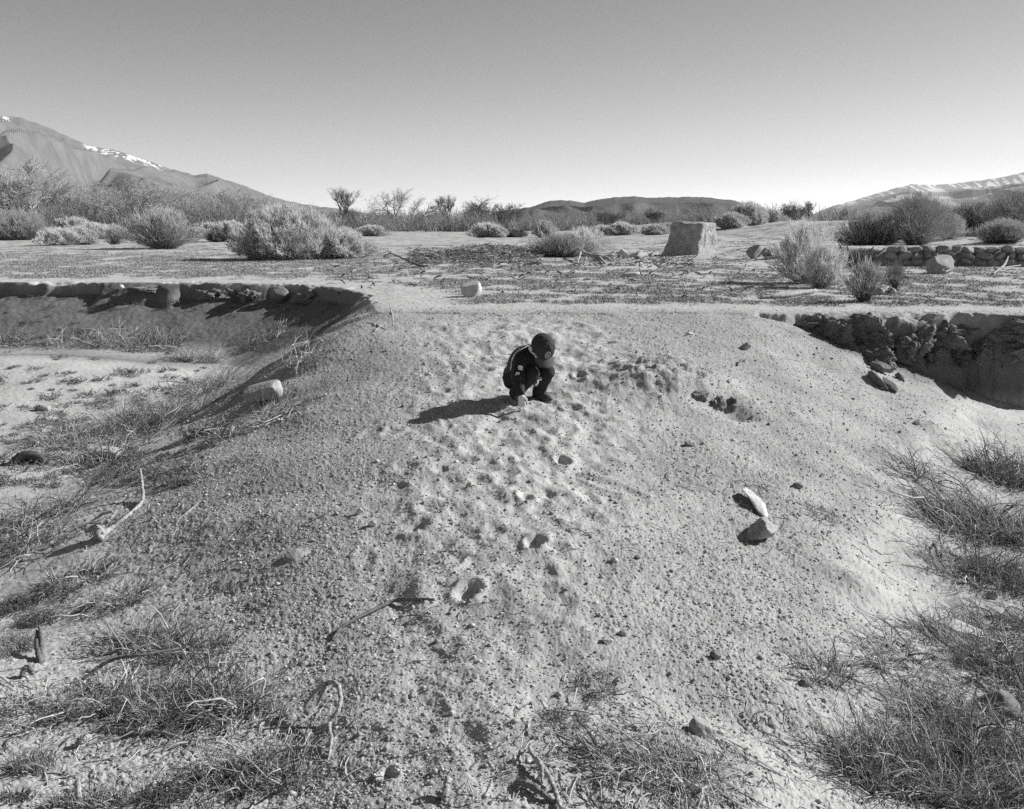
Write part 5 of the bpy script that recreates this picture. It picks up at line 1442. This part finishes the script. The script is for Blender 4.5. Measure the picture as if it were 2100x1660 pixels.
    for t0, t1, lo, hi in ((.55, .80, .02, .055), (.93, 1.08, .008, .036)):
        ab = el_ - sh; t = ((cen - sh) @ ab) / (ab @ ab); rad = cen - sh - t[:, None] * ab
        out = rad @ np.array([.80, -.55, .0])
        sd = rad @ np.array([.55, .80, .1])
        proud('sleeve_patch', (t > t0) & (t < t1) & (out > .012) & (sd > lo - .03) & (sd < hi - .03), light, jk)
    # collar
    def collar(P):
        n0 = np.array(J['neck']) + np.array([.005, 0, .02]); ax_ = np.array([.45, 0, .89])
        q = P - n0; h_ = q @ ax_; rr_ = np.linalg.norm(q - h_[..., None] * ax_, axis=-1)
        d = np.maximum(np.abs(rr_ - (.068 - .25 * np.abs(h_))) - .007, np.abs(h_) - .030)
        return np.maximum(d, q[..., 0] * .8 - .5 * q[..., 1] * 0 - .055)
    Vc, Fc = surfnet(collar, (-.04, -.14, .32), (.26, .14, .56), .006)
    link('collar', make_mesh('collar', Vc, Fc, light), person)

    # --- trousers
    def trousers(P):
        d = ell(P, (-.115, 0, .175), (.115, .135, .105))
        for s in 'RL':
            k = np.array(J['knee' + s]); a = np.array(J['ank' + s])
            d = usm(.02, d, cone(P, J['hip' + s], k, .084, .066), cone(P, k, a, .066, .056))
            d = smin(d, cone(P, a + (k - a) * .12, a + (0, 0, -.015), .050, .054), .01)
        return d + .004 * np.sin(70 * P[..., 2] + 20 * P[..., 1]) * np.sin(30 * P[..., 0])
    Vt, Ft = surfnet(trousers, (-.26, -.25, -.05), (.28, .27, .40), .0085)
    link('trousers', make_mesh('trousers', Vt, Ft, mat_basic('trousers', .018, .032, 40, rough=.85, bump=.3, bump_scale=300, bump_dist=.002)), person)

    # --- shoes
    sm = mat_basic('shoe', .05, .09, 40, rough=.6); so = mat_basic('sole', .2, .3, 30); lc = mat_basic('lace', .4, .55, 30)
    for s in 'RL':
        a = np.array(J['ank' + s]); a[2] -= .075; sg = -1 if s == 'R' else 1
        th = math.radians(8 * sg); fd = np.array([math.cos(th), math.sin(th), 0])
        ax = np.array([fd, [-fd[1], fd[0], 0], [0, 0, 1]])
        def shoe(P):
            d = usm(.02, ell(P, a + fd * .0 + (0, 0, .045), (.048, .040, .048), ax), ell(P, a + fd * .095 + (0, 0, .028), (.058, .042, .034), ax), ell(P, a + fd * .05 + (0, 0, .04), (.06, .037, .042), ax))
            return np.maximum(d, a[2] + .012 - P[..., 2])
        lo = a - .12; hi = a + .2
        Vs, Fs = surfnet(shoe, lo, hi, .006)
        sh_ = link('shoe', make_mesh('shoe', Vs, Fs, sm), person)
        def sole(P):
            d = usm(.03, ell(P * (1, 1, 0), (a + fd * .0) * (1, 1, 0), (.052, .042, 1), ax), ell(P * (1, 1, 0), (a + fd * .095) * (1, 1, 0), (.062, .046, 1), ax))
            return np.maximum(d * 1.0, np.abs(P[..., 2] - a[2] - .004) - .010)
        Vs, Fs = surfnet(sole, lo, hi, .006)
        link('sole', make_mesh('sole', Vs, Fs, so), sh_)
        geo = []
        for q in range(4):
            c0 = a + fd * (.05 + .016 * q) + np.array([0, 0, .084 - .007 * q - .002 * q * q])
            l = np.array([-fd[1], fd[0], 0]) * .024
            geo.append(stick_geo([tuple(c0 - l + (0, 0, -.012)), tuple(c0), tuple(c0 + l + (0, 0, -.012))], [.003] * 3, sides=5, n=7, rough=0))
        Vl, Fl = join(geo); link('lace', make_mesh('lace', Vl, Fl, lc), sh_)

    # --- cap, hair
    cm = mat_basic('cap_cloth', .025, .045, 50, rough=.85, bump=.4, bump_scale=400, bump_dist=.002)
    def local(P):
        q = (P - hc) @ HF.T; return q[..., 0], q[..., 1], q[..., 2]
    def dome(P):
        f, l, u = local(P)
        d = (np.sqrt((f / .103) ** 2 + (l / .090) ** 2 + ((u - .012) / .102) ** 2) - 1) * .09
        a_ = np.arctan2(l, f); seam = np.abs(((a_ / (math.pi / 3) + .5) % 1) - .5)
        d = d + .0025 * np.exp(-(seam / .03) ** 2) * (u > .02) - .002 * np.sin(a_ * 9 + u * 60) * (u > 0) * .5
        return np.maximum(d, -(u - .008 - .12 * np.maximum(-f, 0)))
    Vd, Fd = surfnet(dome, hc - .19, hc + .19, .005)
    cap = link('cap', make_mesh('cap', Vd, Fd, cm), person)
    def brim(P):
        f, l, u = local(P)
        zz = .016 - 4.2 * l ** 2 - .18 * np.maximum(f - .08, 0)
        e = (np.sqrt(((f - .055) / .115) ** 2 + (np.abs(l) / .082) ** 2 + 1e-9) - 1) * .08
        return np.maximum(np.maximum(np.abs(u - zz) - .0035, e), .07 - f + 2.0 * l ** 2)
    Vb, Fb = surfnet(brim, hc - .24, hc + .24, .0045)
    link('brim', make_mesh('brim', Vb, Fb, mat_basic('brim_cloth', .06, .09, 50, rough=.8)), cap)
    Vq, Fq = ICO[2]; link('button', make_mesh('button', Vq * .009 + hp(0, 0, .115), Fq, cm), cap)
    # round emblem on the front of the cap: pale ring, dark field, pale mark
    def on_dome(a_, b_):   # metres across, metres up from the emblem's centre
        l = a_; u = .055 + b_
        f = .103 * math.sqrt(max(1 - (l / .090) ** 2 - ((u - .012) / .102) ** 2, .01))
        return hp(f, l, u)
    def patch(shape_pts, off):
        c0 = np.array(on_dome(0, 0)); nn = c0 - hc; nn /= np.linalg.norm(nn)
        return [np.array(on_dome(*q)) + nn * off for q in shape_pts]
    VV = []; FF = []; MI = []
    def ring(r0, r1, off, mi, sx=.82):
        n = 36; o = len(VV)
        for k in range(n):
            t = 2 * math.pi * k / n
            for r_ in (r0, r1): VV.append(patch([(r_ * sx * math.cos(t), r_ * math.sin(t))], off)[0])
        for k in range(n):
            a1 = o + 2 * k; b1 = o + 2 * ((k + 1) % n); FF.append((a1, a1 + 1, b1 + 1, b1)); MI.append(mi)
    ring(.0005, .030, .0045, 0); ring(.022, .027, .0056, 1); ring(.010, .0135, .0056, 1)
    o = len(VV)
    for q in ((-.007, .004), (-.002, .004), (0, -.001), (-.001, -.006), (.002, .004), (.007, .004), (.001, -.006), (0, -.001)): VV.append(patch([q], .0058)[0])
    FF += [(o, o + 1, o + 2, o + 3), (o + 4, o + 5, o + 6, o + 7)]; MI += [1, 1]
    be = make_mesh('emblem', np.array(VV), np.array(FF), mat_basic('emblem_dark', .08, .12, 60)); be.materials.append(mat_basic('emblem_light', .42, .55, 60))
    be.polygons.foreach_set('material_index', np.array(MI, dtype=np.int32)); link('emblem', be, cap)
    def hair(P):
        f, l, u = local(P)
        d = (np.sqrt((f / .094) ** 2 + (l / .080) ** 2 + ((u - .008) / .098) ** 2) - 1) * .085
        return np.maximum(np.maximum(d, f - .02), np.maximum(-.06 - u, u - .03)) + .002 * np.sin(l * 300)
    Vh, Fh = surfnet(hair, hc - .19, hc + .19, .006)
    link('hair', make_mesh('hair', Vh, Fh, mat_basic('hair', .02, .04, 80, rough=.5)), person)
build_person()
